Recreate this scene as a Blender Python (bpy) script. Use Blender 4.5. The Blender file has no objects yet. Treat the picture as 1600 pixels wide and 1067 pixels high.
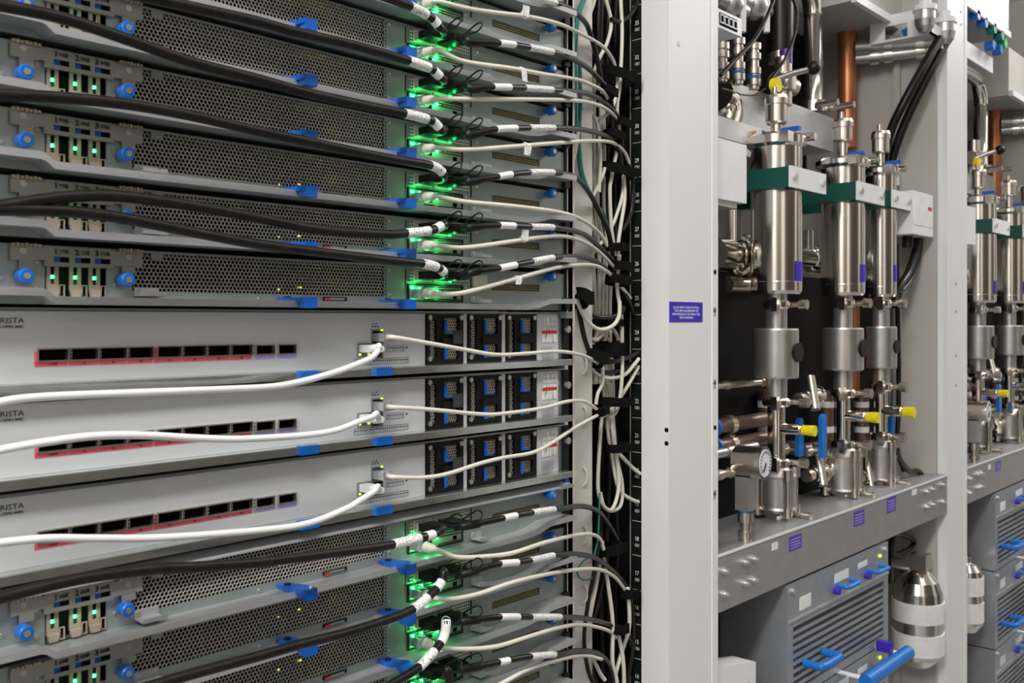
import bpy, math, random
from mathutils import Vector
random.seed(7)
# ------------------------------------------------------------------ camera, world, lights
F, PX, PY = 1500.0, 800.0, 500.0                 # focal length in px, principal column, horizon row (1600x1067)
PHI = math.atan2(1366.0, F)                      # angle between the optical axis and the row of racks
CX, CY, ZC = -0.865, -0.721, 1.27
SP, CP = math.sin(PHI), math.cos(PHI)
scene = bpy.context.scene
col = scene.collection
cd = bpy.data.cameras.new('camera'); cam = bpy.data.objects.new('camera', cd); col.objects.link(cam)
cd.sensor_width = 36; cd.lens = F / 1600 * 36; cd.shift_y = -33.5 / 1600; cd.clip_start = .02
cam.location = (CX, CY, ZC); cam.rotation_euler = (math.pi / 2, 0, PHI - math.pi / 2)
cd.dof.use_dof = True; cd.dof.focus_distance = 1.12; cd.dof.aperture_fstop = 14.0
scene.camera = cam
w = bpy.data.worlds.new('room_air'); scene.world = w; w.use_nodes = True
w.node_tree.nodes['Background'].inputs[0].default_value = (.92, .95, 1, 1)
w.node_tree.nodes['Background'].inputs[1].default_value = .22
vs = scene.view_settings
vs.view_transform = 'Standard'; vs.look = 'None'; vs.exposure = -.27; vs.gamma = 1; vs.use_curve_mapping = False
def area(name, loc, rot, sx, sy, power, colr=(1, .98, .95)):
    l = bpy.data.lights.new(name, 'AREA'); l.shape = 'RECTANGLE'; l.size = sx; l.size_y = sy
    l.energy = power; l.color = colr
    o = bpy.data.objects.new(name, l); col.objects.link(o); o.location = loc; o.rotation_euler = rot
    return o
# ceiling light strips over the aisle
area('ceiling_light_near', (-2.0, -.95, 2.9), (0, 0, 0), 2.3, .35, 112)
area('ceiling_light_mid', (.7, -.95, 2.9), (0, 0, 0), 2.3, .35, 12)
area('ceiling_light_far', (3.4, -.95, 2.9), (0, 0, 0), 2.3, .35, 78)
scene.cycles.use_light_tree = True
scene.cycles.max_bounces = 6; scene.cycles.diffuse_bounces = 3; scene.cycles.glossy_bounces = 4; scene.cycles.transmission_bounces = 4

# ------------------------------------------------------------------ helpers
def at(x, y, Y=0.0):
    """point of the plane at depth Y (behind the rack face) that lies at photo position x, y"""
    r = (x - PX) / F; v = (PY - y) / F
    z = (Y - CY) / (SP - r * CP)
    return Vector((CX + z * (CP + r * SP), Y, ZC + v * z))
def mpp(x, Y=0.0):                               # metres per photo pixel there
    return (Y - CY) / (SP - (x - PX) / F * CP) / F
def pix(p):
    dx, dy = p[0] - CX, p[1] - CY
    z = dx * CP + dy * SP
    return PX + F * (dx * SP - dy * CP) / z, PY - F * (p[2] - ZC) / z
MATS = {}
def mat(name, c, metal=0.0, rough=.5, emit=0, var=.06, scale=40, bump=0.0, trans=0.0, coat=0.0, stretch=None, spec=None):
    m = bpy.data.materials.new(name); m.use_nodes = True
    nt = m.node_tree; b = nt.nodes['Principled BSDF']
    b.inputs['Metallic'].default_value = metal; b.inputs['Roughness'].default_value = rough
    if spec is not None: b.inputs['Specular IOR Level'].default_value = spec
    if coat: b.inputs['Coat Weight'].default_value = coat; b.inputs['Coat Roughness'].default_value = .08
    if trans: b.inputs['Transmission Weight'].default_value = trans
    if emit:
        b.inputs['Emission Color'].default_value = (*c, 1); b.inputs['Emission Strength'].default_value = emit
    tc = nt.nodes.new('ShaderNodeTexCoord'); mp = nt.nodes.new('ShaderNodeMapping')
    if stretch: mp.inputs['Scale'].default_value = stretch
    n = nt.nodes.new('ShaderNodeTexNoise'); n.inputs['Scale'].default_value = scale; n.inputs['Detail'].default_value = 3
    r = nt.nodes.new('ShaderNodeValToRGB')
    r.color_ramp.elements[0].position = .3; r.color_ramp.elements[1].position = .7
    r.color_ramp.elements[0].color = (*[max(0, k * (1 - var)) for k in c], 1)
    r.color_ramp.elements[1].color = (*[min(1, k * (1 + var)) for k in c], 1)
    nt.links.new(tc.outputs['Object'], mp.inputs[0]); nt.links.new(mp.outputs[0], n.inputs[0])
    nt.links.new(n.outputs[0], r.inputs[0]); nt.links.new(r.outputs[0], b.inputs['Base Color'])
    if bump:
        bp = nt.nodes.new('ShaderNodeBump'); bp.inputs['Strength'].default_value = bump; bp.inputs['Distance'].default_value = .001
        nt.links.new(n.outputs[0], bp.inputs['Height']); nt.links.new(bp.outputs[0], b.inputs['Normal'])
    MATS[name] = m
    return m
def print_mat(name, paper, ink, scale, thresh):
    """small illegible print: rows of short dark marks on paper"""
    m = mat(name, paper, 0, .5); nt = m.node_tree; b = nt.nodes['Principled BSDF']
    tc = nt.nodes.new('ShaderNodeTexCoord'); mp = nt.nodes.new('ShaderNodeMapping'); mp.inputs['Scale'].default_value = scale
    n = nt.nodes.new('ShaderNodeTexNoise'); n.inputs['Scale'].default_value = 1; n.inputs['Detail'].default_value = 0
    r = nt.nodes.new('ShaderNodeValToRGB'); r.color_ramp.interpolation = 'CONSTANT'
    r.color_ramp.elements[0].color = (*ink, 1); r.color_ramp.elements[1].color = (*paper, 1); r.color_ramp.elements[1].position = thresh
    nt.links.new(tc.outputs['Object'], mp.inputs[0]); nt.links.new(mp.outputs[0], n.inputs[0])
    nt.links.new(n.outputs[0], r.inputs[0]); nt.links.new(r.outputs[0], b.inputs['Base Color'])
mat('zinc', (.32, .36, .345), .55, .42, var=.08, scale=25, bump=.02)  # slight green cast of the LED light is put into this grey
mat('zinc_ledge', (.46, .47, .49), .5, .35, var=.05)
mat('zinc_bracket', (.32, .32, .29), .6, .45)
mat('mesh', (.55, .53, .48), .35, .4)
mat('cavity', (.006, .006, .006), 0, .9, spec=.1)
mat('pcb', (.01, .09, .03), 0, .4)
mat('blue', (.004, .10, .48), 0, .35, coat=.2)
mat('blue_bright', (.003, .12, .50), 0, .35, coat=.2)
mat('screw', (.72, .70, .66), .9, .3)
mat('tan', (.34, .28, .22), 0, .5)
mat('gold', (.50, .44, .30), .7, .35, var=.3, scale=300)
mat('vent', (.34, .30, .16), .5, .4)
mat('black_plastic', (.008, .008, .008), 0, .4, spec=.3)
mat('black_cable', (.011, .009, .008), 0, .34, var=.3, scale=120, bump=.05, spec=.3)
mat('white_cable', (.70, .67, .57), 0, .42, var=.04)
mat('white_sheath', (.76, .76, .76), 0, .4, var=.03, scale=90, bump=.1)
mat('plug_clear', (.85, .87, .92), 0, .12, trans=.75)
mat('plug_green', (.78, .80, .72), 0, .35)
mat('led_green', (.02, 1, .22), emit=5)
mat('led_white_green', (.05, 1, .28), emit=9)
mat('led_lime', (.50, .9, .02), emit=2)
mat('led_yellow', (.9, .9, .05), emit=3)
mat('led_red', (.25, .02, .02), 0, .3)
mat('switch_face', (.56, .58, .60), .12, .28, var=.03, scale=6, coat=.35)
mat('switch_trim', (.30, .34, .33), .6, .25)
mat('chrome_lip', (.62, .65, .64), .9, .14, var=.1, stretch=(60, .3, .3), scale=1)
mat('red_print', (.72, .11, .15), 0, .5)
mat('violet_print', (.36, .32, .62), 0, .5)
mat('fan_black', (.006, .006, .007), 0, .4, spec=.25)
mat('fan_mesh', (.70, .60, .48), .4, .35)
mat('sticker', (.82, .82, .80), 0, .45)
mat('sticker_red', (.55, .02, .03), 0, .45)
print_mat('barcode', (.80, .80, .78), (.05, .05, .05), (1600, 60, 60), .40)
print_mat('sleeve_print', (.82, .82, .80), (.06, .06, .06), (1500, 500, 420), .335)
print_mat('cable_print', (.82, .82, .80), (.06, .06, .06), (1300, 900, 900), .34)
mat('post_white', (.80, .80, .80), 0, .38, var=.02, scale=3)
mat('rail_black', (.007, .009, .007), 0, .5, spec=.25)
mat('ivory', (.62, .59, .55), 0, .45, var=.04, scale=8)
mat('strap', (.005, .005, .005), 0, .9, spec=.1, bump=.3, scale=900)
mat('teal', (.01, .20, .17), 0, .4)
mat('ink', (.02, .02, .03), 0, .6)
mat('ink_white', (.75, .78, .75), 0, .6)
mat('label_violet', (.045, .02, .46), 0, .4)
mat('cab_beige', (.50, .47, .44), 0, .5, var=.03, scale=5)
mat('cab_black', (.004, .004, .005), 0, .6, spec=.2)
mat('beam', (.40, .39, .40), .55, .42, var=.05, scale=30)
mat('steel', (.78, .74, .69), 1, .15, var=.03, scale=10)
mat('steel_satin', (.56, .54, .52), .9, .36, var=.05)
mat('nickel', (.66, .60, .52), .95, .27, var=.06)
mat('copper', (.46, .17, .075), .6, .36, var=.2, scale=14)
mat('green_paint', (.005, .075, .060), 0, .4)
mat('cab_white', (.82, .82, .84), 0, .4, var=.02)
mat('yellow', (.88, .72, .01), 0, .4)
mat('dial', (.80, .80, .84), 0, .4)
mat('handle_blue', (.005, .17, .60), 0, .38)
mat('green_plastic', (.02, .50, .14), 0, .4)
mat('wire_brown', (.10, .035, .025), 0, .5)
mat('paper', (.62, .60, .50), 0, .6)
mat('galvanized', (.58, .59, .61), .75, .3, var=.12, scale=12)
mat('module_gray', (.40, .42, .45), .6, .38, var=.06)
mat('module_dark', (.05, .05, .055), .3, .5)
mat('floor_gray', (.30, .30, .30), 0, .5, var=.1, scale=4)
mat('wall_gray', (.45, .45, .44), 0, .5, var=.05, scale=2)
mat('wall_white', (.80, .79, .77), 0, .6, var=.03, scale=2)
mat('reflection_dark', (.14, .11, .085), .2, .5, var=.3, scale=3)
mat('glass', (.9, .95, .95), 0, .05, trans=1)
mat('purple', (.10, .04, .42), 0, .4)
mat('brass_cap', (.55, .34, .15), .9, .3)
mat('brown_pipe', (.18, .11, .09), .5, .35)

def catmull(pts, n=6):
    out = []
    P = [pts[0]] + list(pts) + [pts[-1]]
    for i in range(1, len(P) - 2):
        p0, p1, p2, p3 = (Vector(q) for q in P[i - 1:i + 3])
        for k in range(n):
            t = k / n
            out.append(.5 * ((2 * p1) + (p2 - p0) * t + (2 * p0 - 5 * p1 + 4 * p2 - p3) * t * t + (3 * p1 - p0 - 3 * p2 + p3) * t ** 3))
    out.append(Vector(pts[-1]))
    return out
ROOT = {}                                        # location of each thing's empty
class MB:
    def __init__(s): s.v = []; s.f = []; s.sm = []
    def add(s, v, f, smooth=False):
        o = len(s.v); s.v += [tuple(p) for p in v]; s.f += [tuple(i + o for i in q) for q in f]; s.sm += [smooth] * len(f); return s
    def box(s, a, b):
        x0, x1 = sorted((a[0], b[0])); y0, y1 = sorted((a[1], b[1])); z0, z1 = sorted((a[2], b[2]))
        v = [(x0, y0, z0), (x1, y0, z0), (x1, y1, z0), (x0, y1, z0), (x0, y0, z1), (x1, y0, z1), (x1, y1, z1), (x0, y1, z1)]
        return s.add(v, [(0, 3, 2, 1), (4, 5, 6, 7), (0, 1, 5, 4), (1, 2, 6, 5), (2, 3, 7, 6), (3, 0, 4, 7)])
    def cbox(s, c, d): return s.box([c[i] - d[i] / 2 for i in range(3)], [c[i] + d[i] / 2 for i in range(3)])
    def cyl(s, a, b, r, n=16, r2=None, caps=True):
        a, b = Vector(a), Vector(b); d = (b - a).normalized(); r2 = r if r2 is None else r2
        u = d.orthogonal().normalized(); w_ = d.cross(u)
        ring = lambda c, q: [c + (u * math.cos(t) + w_ * math.sin(t)) * q for t in [2 * math.pi * k / n for k in range(n)]]
        s.add(ring(a, r) + ring(b, r2), [(k, (k + 1) % n, n + (k + 1) % n, n + k) for k in range(n)], True)
        if caps: s.add(ring(a, r), [tuple(range(n))[::-1]]); s.add(ring(b, r2), [tuple(range(n))])
        return s
    def lathe(s, c, prof, n=28, smooth=True):    # prof: (radius, z) pairs, bottom to top, about a vertical axis
        c = Vector(c)
        for (r0, z0), (r1, z1) in zip(prof, prof[1:]):
            v = [c + Vector((r * math.cos(2 * math.pi * k / n), r * math.sin(2 * math.pi * k / n), z)) for r, z in ((r0, z0), (r1, z1)) for k in range(n)]
            s.add(v, [(k, (k + 1) % n, n + (k + 1) % n, n + k) for k in range(n)], abs(z1 - z0) > 1e-6 and smooth)
        return s
    def tube(s, path, r, n=8, caps=True):
        path = [Vector(p) for p in path]; rs = r if isinstance(r, list) else [r] * len(path)
        rings = []; u = None
        for i, p in enumerate(path):
            d = (path[min(i + 1, len(path) - 1)] - path[max(i - 1, 0)])
            d = d.normalized() if d.length > 1e-9 else Vector((0, 0, 1))
            u = d.orthogonal().normalized() if u is None else (u - d * u.dot(d)).normalized()
            w_ = d.cross(u)
            rings += [p + (u * math.cos(2 * math.pi * k / n) + w_ * math.sin(2 * math.pi * k / n)) * rs[i] for k in range(n)]
        m_ = len(path)
        s.add(rings, [(i * n + k, i * n + (k + 1) % n, (i + 1) * n + (k + 1) % n, (i + 1) * n + k) for i in range(m_ - 1) for k in range(n)], True)
        if caps: s.add(rings[:n], [tuple(range(n))[::-1]]); s.add(rings[-n:], [tuple(range(n))])
        return s
    def prism(s, poly, axis, a, b):              # poly in the two other axes, extruded from a to b
        def P(q, t): return {'x': (t, q[0], q[1]), 'y': (q[0], t, q[1]), 'z': (q[0], q[1], t)}[axis]
        n = len(poly)
        s.add([P(q, a) for q in poly] + [P(q, b) for q in poly],
              [tuple(range(n)), tuple(range(n, 2 * n))[::-1]] + [(k, n + k, n + (k + 1) % n, (k + 1) % n) for k in range(n)])
        return s
    def sphere(s, c, r, n=10, m_=6, sc=(1, 1, 1)):
        c = Vector(c); v = []
        for j in range(m_ + 1):
            th = math.pi * j / m_
            v += [c + Vector((r * sc[0] * math.sin(th) * math.cos(2 * math.pi * k / n), r * sc[1] * math.sin(th) * math.sin(2 * math.pi * k / n), -r * sc[2] * math.cos(th))) for k in range(n)]
        return s.add(v, [(j * n + k, j * n + (k + 1) % n, (j + 1) * n + (k + 1) % n, (j + 1) * n + k) for j in range(m_) for k in range(n)], True)
    def plate(s, x0, x1, z0, z1, y0, y1, holes=()):   # plate facing -y with rectangular holes (x0,x1,z0,z1)
        xs = sorted({x0, x1, *[min(max(h[i], x0), x1) for h in holes for i in (0, 1)]})
        zs = sorted({z0, z1, *[min(max(h[i], z0), z1) for h in holes for i in (2, 3)]})
        solid = lambda i, j: 0 <= i < len(xs) - 1 and 0 <= j < len(zs) - 1 and not any(
            h[0] < (xs[i] + xs[i + 1]) / 2 < h[1] and h[2] < (zs[j] + zs[j + 1]) / 2 < h[3] for h in holes)
        for i in range(len(xs) - 1):
            for j in range(len(zs) - 1):
                if not solid(i, j): continue
                a, b, c, d = xs[i], xs[i + 1], zs[j], zs[j + 1]
                s.add([(a, y0, c), (b, y0, c), (b, y0, d), (a, y0, d)], [(0, 1, 2, 3)])
                s.add([(a, y1, c), (b, y1, c), (b, y1, d), (a, y1, d)], [(3, 2, 1, 0)])
                if not solid(i - 1, j): s.add([(a, y0, c), (a, y1, c), (a, y1, d), (a, y0, d)], [(0, 3, 2, 1)])
                if not solid(i + 1, j): s.add([(b, y0, c), (b, y1, c), (b, y1, d), (b, y0, d)], [(0, 1, 2, 3)])
                if not solid(i, j - 1): s.add([(a, y0, c), (b, y0, c), (b, y1, c), (a, y1, c)], [(0, 3, 2, 1)])
                if not solid(i, j + 1): s.add([(a, y0, d), (b, y0, d), (b, y1, d), (a, y1, d)], [(0, 1, 2, 3)])
        return s
    def honey(s, x0, x1, z0, z1, pitch, hole, y0, y1, skip=()):   # plate of hexagonal cells with a hole each
        R = pitch / math.sqrt(3); row = pitch * math.sqrt(3) / 2; j = 0; z = z0 + R
        ang = [math.pi / 6 + k * math.pi / 3 for k in range(6)]
        while z + R * .99 <= z1 + 1e-6:
            x = x0 + pitch / 2 * (1 + j % 2)
            while x + pitch / 2 <= x1 + 1e-6:
                if not any(h[0] < x < h[1] and h[2] < z < h[3] for h in skip):
                    o = [(x + R * math.cos(t), y0, z + R * math.sin(t)) for t in ang]
                    i = [(x + hole * math.cos(t), y0, z + hole * math.sin(t)) for t in ang]
                    d = [(p[0], y1, p[2]) for p in i]
                    s.add(o + i + d, [(k, (k + 1) % 6, 6 + (k + 1) % 6, 6 + k) for k in range(6)] + [(6 + k, 6 + (k + 1) % 6, 12 + (k + 1) % 6, 12 + k) for k in range(6)])
                x += pitch
            z += row; j += 1
        return s
    def build(s, name, m, parent=None, label=None):
        off = Vector((0, 0, 0)); p = parent
        while p is not None:
            if p.name in ROOT: off = ROOT[p.name]
            p = p.parent
        me = bpy.data.meshes.new(name)
        me.from_pydata([(v[0] - off[0], v[1] - off[1], v[2] - off[2]) for v in s.v], [], s.f)
        me.polygons.foreach_set('use_smooth', s.sm)
        me.materials.append(MATS[m]); me.update()
        o = bpy.data.objects.new(name, me); col.objects.link(o); o.parent = parent
        if label: o['label'] = label
        return o
def thing(name, label, cat, loc=(0, 0, 0), group=None):
    o = bpy.data.objects.new(name, None); col.objects.link(o); o.location = loc; o.empty_display_size = .02
    ROOT[o.name] = Vector(loc); tag(o, label, cat, group)
    return o
def tag(o, label, cat, group=None):
    o['label'] = label; o['category'] = cat
    if group: o['group'] = group
    return o
def struct(o): o['kind'] = 'structure'; return o
def copy_tree(o, parent=None):
    c = o.copy(); col.objects.link(c); c.parent = parent
    for ch in list(o.children): copy_tree(ch, c)
    return c
def text(s, size, m, parent, org, face='-y', name='lettering', align='LEFT', depth=.0002, sx=1.0, bold=0.0):
    cu = bpy.data.curves.new(name, 'FONT'); cu.body = s; cu.size = size; cu.align_x = align; cu.extrude = depth; cu.resolution_u = 2; cu.offset = bold
    t = bpy.data.objects.new('t', cu); col.objects.link(t)
    me0 = bpy.data.meshes.new_from_object(t.evaluated_get(bpy.context.evaluated_depsgraph_get()))
    mb = MB(); o = Vector(org)
    f = (lambda p: o + Vector((p.x * sx, -p.z, p.y))) if face == '-y' else (lambda p: o + Vector((-p.z, -p.x * sx, p.y)))
    mb.add([f(v.co) for v in me0.vertices], [tuple(q.vertices) for q in me0.polygons])
    bpy.data.objects.remove(t); bpy.data.curves.remove(cu); bpy.data.meshes.remove(me0)
    return mb.build(name, m, parent)
def led_light(name, loc, power, parent, colr=(.02, 1, .18)):
    l = bpy.data.lights.new(name, 'POINT'); l.energy = power; l.color = colr; l.shadow_soft_size = .0015
    o = bpy.data.objects.new(name, l); col.objects.link(o); o.parent = parent
    p = parent; off = Vector((0, 0, 0))
    while p is not None:
        if p.name in ROOT: off = ROOT[p.name]
        p = p.parent
    o.location = Vector(loc) - off
    return o
# ------------------------------------------------------------------ the room
struct(MB().box((-3.2, -1.9, -.1), (6.2, 1.3, 0)).build('floor', 'floor_gray'))
struct(MB().box((-3.2, 1.2, 0), (6.2, 1.3, 3.1)).build('wall_back', 'wall_gray'))
struct(MB().box((-3.2, -1.9, 3.0), (6.2, 1.3, 3.1)).build('ceiling', 'wall_white'))
struct(MB().box((-3.3, -1.9, 0), (-3.2, 1.3, 3.1)).build('wall_left', 'wall_white'))
struct(MB().box((6.2, -1.9, 0), (6.3, 1.3, 3.1)).build('wall_right', 'wall_white'))
wa = struct(MB().box((-3.2, -1.95, 0), (6.2, -1.85, 3.1)).build('wall_aisle', 'wall_white'))
for xa_, xb_ in ((-3.0, -1.0), (-.2, 1.6), (2.2, 3.6), (4.2, 6.0)):   # unseen opposite row: dark panels added and spaced for broad reflections in the steel
    MB().box((xa_, -1.85, .08), (xb_, -1.80, 2.3)).build('reflection_panel', 'reflection_dark', wa)
# ------------------------------------------------------------------ server rack
OU = .048
Z0 = ZC + .010                                   # bottom of the upper group of server trays
XL, XR = -.70, .0185                             # chassis ends
rk = thing('server_rack', 'tall open server rack with white rail and black numbered strip holding trays', 'rack', (0, .3, 0))
MB().box((XL - .03, .02, .0), (XL - .005, .75, 2.3)).build('side_panel', 'rail_black', rk)
MB().box((XL, .74, .0), (.24, .76, 2.3)).build('back_panel', 'cab_black', rk)
a, b = at(881.5, 500, .004).x, at(887.5, 500, .004).x
MB().box((a, .004, 0), (b, .05, 2.3)).build('rail', 'post_white', rk)
c = at(893.5, 500, .004).x
MB().box((b, .012, 0), (c, .06, 2.3)).build('rail_slot', 'rail_black', rk)
d = at(935, 500, .02).x
mb = MB().box((c, .006, 0), (c + .004, .1, 2.3)).box((c, .03, 0), (d, .04, 2.3)).box((c, .006, 0), (c + .008, .012, 2.3))
mb.build('channel_panel', 'ivory', rk)
for yy in (570, 650, 745, 836, 928):             # pressed slots of the channel
    p = at(911, yy, .03)
    MB().tube(catmull([p + Vector((0, 0, -.012)), p + Vector((.003, -.003, -.006)), p + Vector((.003, -.003, .006)), p + Vector((0, 0, .012))], 4), .0018, 6).build('tie_slot', 'ivory', rk)
MB().box((d + .01, .17, 0), (.24, .18, 2.3)).build('channel_back', 'cab_black', rk)
MB().box((.2435, .064, 0), (.246, .3, 2.3)).build('channel_side', 'cab_black', rk)
ru = MB().box((.2435, .0448, .1), (.2455, .064, 2.3)).build('number_strip', 'rail_black', rk)
MB().box((.2430, .0632, .1), (.2434, .0638, 2.3)).build('edge_line', 'ink_white', ru)
for k in range(14, 36):
    z = ZC + .028 + OU * (k - 25)
    text(str(k), .0085, 'ink_white', ru, (.2433, .0560, z), '-x', 'number', sx=.8)
    text('OU', .0062, 'ink_white', ru, (.2433, .0560, z - .0085), '-x', 'unit_mark', sx=.8)
    MB().box((.2430, .0455, z - .0208), (.2434, .0600, z - .0203)).build('tick', 'ink_white', ru)
for k, yy in ((19, 815), (16, 912)):
    p = at(889, yy, .012)
    text(str(15 if k == 19 else 16), .006, 'ink_white', rk, p + Vector((-.001, -.0005, 0)), '-y', 'rail_number')
p = at(886, 752, -.004)
kn = MB().cyl(p + Vector((0, .008, 0)), p, .0042, 16).build('rail_knob', 'blue', rk)
p = at(884, 492, -.006); MB().cbox(p, (.012, .012, .008)).build('rail_clip', 'module_gray', rk)

def post(X0, X1, lab, n):
    t = thing('cabinet_post', lab, 'post', (X0, 0, 0), 'white posts between the cabinets')
    MB().plate(X0, X1, 0, 2.3, 0, .002).build('front_face', 'post_white', t)
    MB().box((X0, .0021, 0), (X0 + .002, .0447, 2.3)).build('side_face', 'post_white', t)
    MB().box((X0 + .0025, .0025, 0), (X1 - .002, .32, 2.3)).build('core', 'cab_beige' if n else 'post_white', t)
    e = MB().box((X1 - .016, -.0015, 0), (X1, .0, 2.3)).build('edge_strip', 'post_white', t)
    return t
XP0, XP1 = at(1045, 500).x, at(1120.5, 500).x
XQ0, XQ1 = at(1480, 500).x, at(1510, 500).x
p1 = post(XP0, XP1, 'wide white post with blue violet warning label between server rack and pipework', 0)
p2 = post(XQ0, XQ1, 'narrow looking white post between the two pipework cabinets', 1)
for (x, y) in ((1117, 425), (1117, 668)):
    q = at(x, y, -.0015); MB().cyl(q, q + Vector((0, -.0006, 0)), .0035, 12).build('hole', 'cavity', p1)
for (x, y) in ((1116.5, 484), (1116.5, 597), (1116.5, 770)):
    q = at(x, y, -.0015)
    MB().cyl(q, q + Vector((0, -.0006, 0)), .0040, 12).box(q + Vector((-.0016, -.0006, -.009)), q + Vector((.0016, 0, 0))).build('keyhole', 'module_gray', p1)
for y in (672, 693):
    r_ = (1040 - PX) / F
    q = Vector((XP0, .0035, at(1040, y, .0035).z)); MB().cyl(q, q + Vector((-.0006, 0, 0)), .0032, 12).build('side_hole', 'cavity', p1)
q = at(1060, 69); MB().cyl(q, q + Vector((0, -.0006, 0)), .0032, 12).build('hole', 'module_gray', p1)
for (x, y) in ((1494, 443), (1494, 486), (1494, 555), (1494, 602), (1503, 18), (1503, 38)):
    q = at(x, y, -.0015); MB().cyl(q, q + Vector((0, -.0008, 0)), .0032, 10).build('hole', 'module_gray', p2)
a, b = at(1046, 503, -.0004), at(1097.5, 472.5, -.0004)
wl = MB().box((a.x, -.0008, a.z), (b.x, 0, b.z)).build('warning_label', 'label_violet', p1, 'violet label with white warning text')
for k, s in enumerate(('\u24d8 DO NOT PUSH OR PULL'.replace('\u24d8', '(i)'), 'THE HRU EQUIPMENT BY', 'FAN MODULE OR FAN CTRL', 'BOX HANDLE')):
    text(s, .0043, 'ink_white', wl, ((a.x + b.x) / 2, -.0009, b.z - .0090 - .0047 * k), align='CENTER', depth=.0001, sx=1.3)

# ------------------------------------------------------------------ server tray (one, then copies)
def L(x, y, Y=0.0): return at(x, y, Y)           # measured on the tray just above the top switch
ORD = ['first', 'second', 'third', 'fourth', 'fifth', 'sixth', 'seventh', 'eighth']
sv = thing('server_tray', '', 'server', (0, 0, Z0))
def zz(x, y): return at(x, y).z
X = lambda x: at(x, 500).x
zt = Z0 + .0445; zb = Z0 + .0015
D0, D1 = X(70), X(166); dz0, dz1 = Z0 + .0066, Z0 + .0296       # drive opening
M0, M1 = X(206), X(600); mz0, mz1 = Z0 + .0128, Z0 + .0425       # mesh field
N0, N1 = X(638), X(731)
v0, v1 = X(769), X(843)
io0, io1 = X(636), X(722)
mb = MB().plate(XL, XR, zb, zt, 0, .0015, [(D0, D1, dz0, dz1), (M0, M1, mz0, mz1), (N0, N1, Z0 + .0285, Z0 + .0415),
                                           (io0, io1, Z0 + .0085, Z0 + .0265), (v0, v1, Z0 + .0225, Z0 + .0305)])
mb.box((XL, .0015, zb), (XL + .002, .7, zt)).box((XR - .002, .0015, zb), (XR, .7, zt)).box((XL, .0015, zt - .001), (XR, .7, zt)).box((XL, .0015, zb), (XR, .7, zb + .001))
mb.build('chassis', 'zinc', sv)
it = MB().box((XL + .004, .030, zb + .002), (XR - .004, .034, zt - .002)).build('inner_board', 'cavity', sv)
MB().honey(M0, M1, mz0 - .0012, mz1 + .0015, .00362, .00178, .0002, .0016, [(X(236), X(255), mz1 - .0055, 9)]).build('perforated_panel', 'mesh', sv)
MB().box((X(236), -.0003, mz1 - .0052), (X(255), .0016, mz1)).build('mesh_tab', 'zinc', sv)
MB().honey(v0, v1, Z0 + .0222, Z0 + .0308, .0028, .00125, .0004, .0016).build('side_vent', 'vent', sv)
# folded ledge along the bottom, raised at both ends
prof = [(XL, .0072), (X(44), .0072), (X(52), .0062), (X(66), .0012), (X(800), .0012), (X(818), .003), (X(838), .0085), (X(878), .0090)]
lt = [(x, Z0 + z + .0042) for x, z in prof]; lb = [(x, Z0 + z) for x, z in prof]
lg = MB()
for k in range(len(prof) - 1):
    lg.prism([lb[k], lb[k + 1], lt[k + 1], lt[k]], 'y', -.0225, -.0002)
for k in range(len(prof) - 1):
    a_, b_ = lt[k], lt[k + 1]; lg.prism([a_, b_, (b_[0], b_[1] + .0014), (a_[0], a_[1] + .0014)], 'y', -.0225, -.0213)
ledge = lg.build('ledge', 'zinc_ledge', sv)
# drive bay
br = MB()
bz0, bz1 = dz1, Z0 + .0435
up = [(X(x), X(x + 14.5), Z0 + .0385, Z0 + .0415) for x in (88.5, 122, 153)]
lo = [(X(x), X(x + 24.5), Z0 + .0322, Z0 + .0362) for x in (80.5, 113.5, 144.5)]
br.plate(D0 - .002, D1 + .004, bz0 - .0005, bz1, -.004, -.0028, up + lo)
br.box((X(13), -.004, Z0 + .0325), (X(56), -.0028, Z0 + .0425)).box((X(56), -.004, Z0 + .0335), (D0 - .002, -.0028, Z0 + .0425))
br.box((D1 + .004, -.004, Z0 + .031), (X(219), -.0028, Z0 + .0425))
br.box((X(27), -.004, Z0 + .0265), (X(50), -.0028, Z0 + .0325)).box((X(187), -.004, Z0 + .0255), (X(208), -.0028, Z0 + .0315))
brk = br.build('drive_bracket', 'zinc_bracket', sv)
for k, x in enumerate((82, 115, 146)):
    text(str(k + 1), .0056, 'ink', brk, (X(x) - .0006, -.0043, Z0 + .0381), name='bay_number', bold=.0002)
for r in lo:
    MB().box((r[0] - .001, -.0022, r[2] - .001), ((r[0] + r[1]) / 2 - .0005, -.0004, r[3] + .001)).build('bay_tag', 'blue', brk)
    MB().box(((r[0] + r[1]) / 2 - .0005, -.0018, r[2] - .001), (r[1] + .001, -.0004, r[3] + .001)).build('bay_port', 'cavity', brk)
for x0, x1 in ((13, 60), (181, 218)):
    h = MB(); a, b = X(x0), X(x1)
    for k in range(7):
        h.cbox((a + (b - a) * (k + .5) / 7, -.0045, Z0 + .0436), ((b - a) / 7 * .8, .003, .0026 if k % 2 else .0018))
    h.build('hinge', 'gold', brk)
for x, y in ((36, 392), (201, 402)):
    q = L(x, y, -.004); MB().cyl(q, q + Vector((0, -.0008, 0)), .0024, 12).build('rivet', 'screw', brk)
MB().box((D0, .016, dz0), (D1, .018, dz1)).build('bay_board', 'pcb', sv)
MB().box((D0, .0, dz0 - .0008), (D1, .016, dz0)).build('bay_floor', 'zinc', sv)
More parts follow.
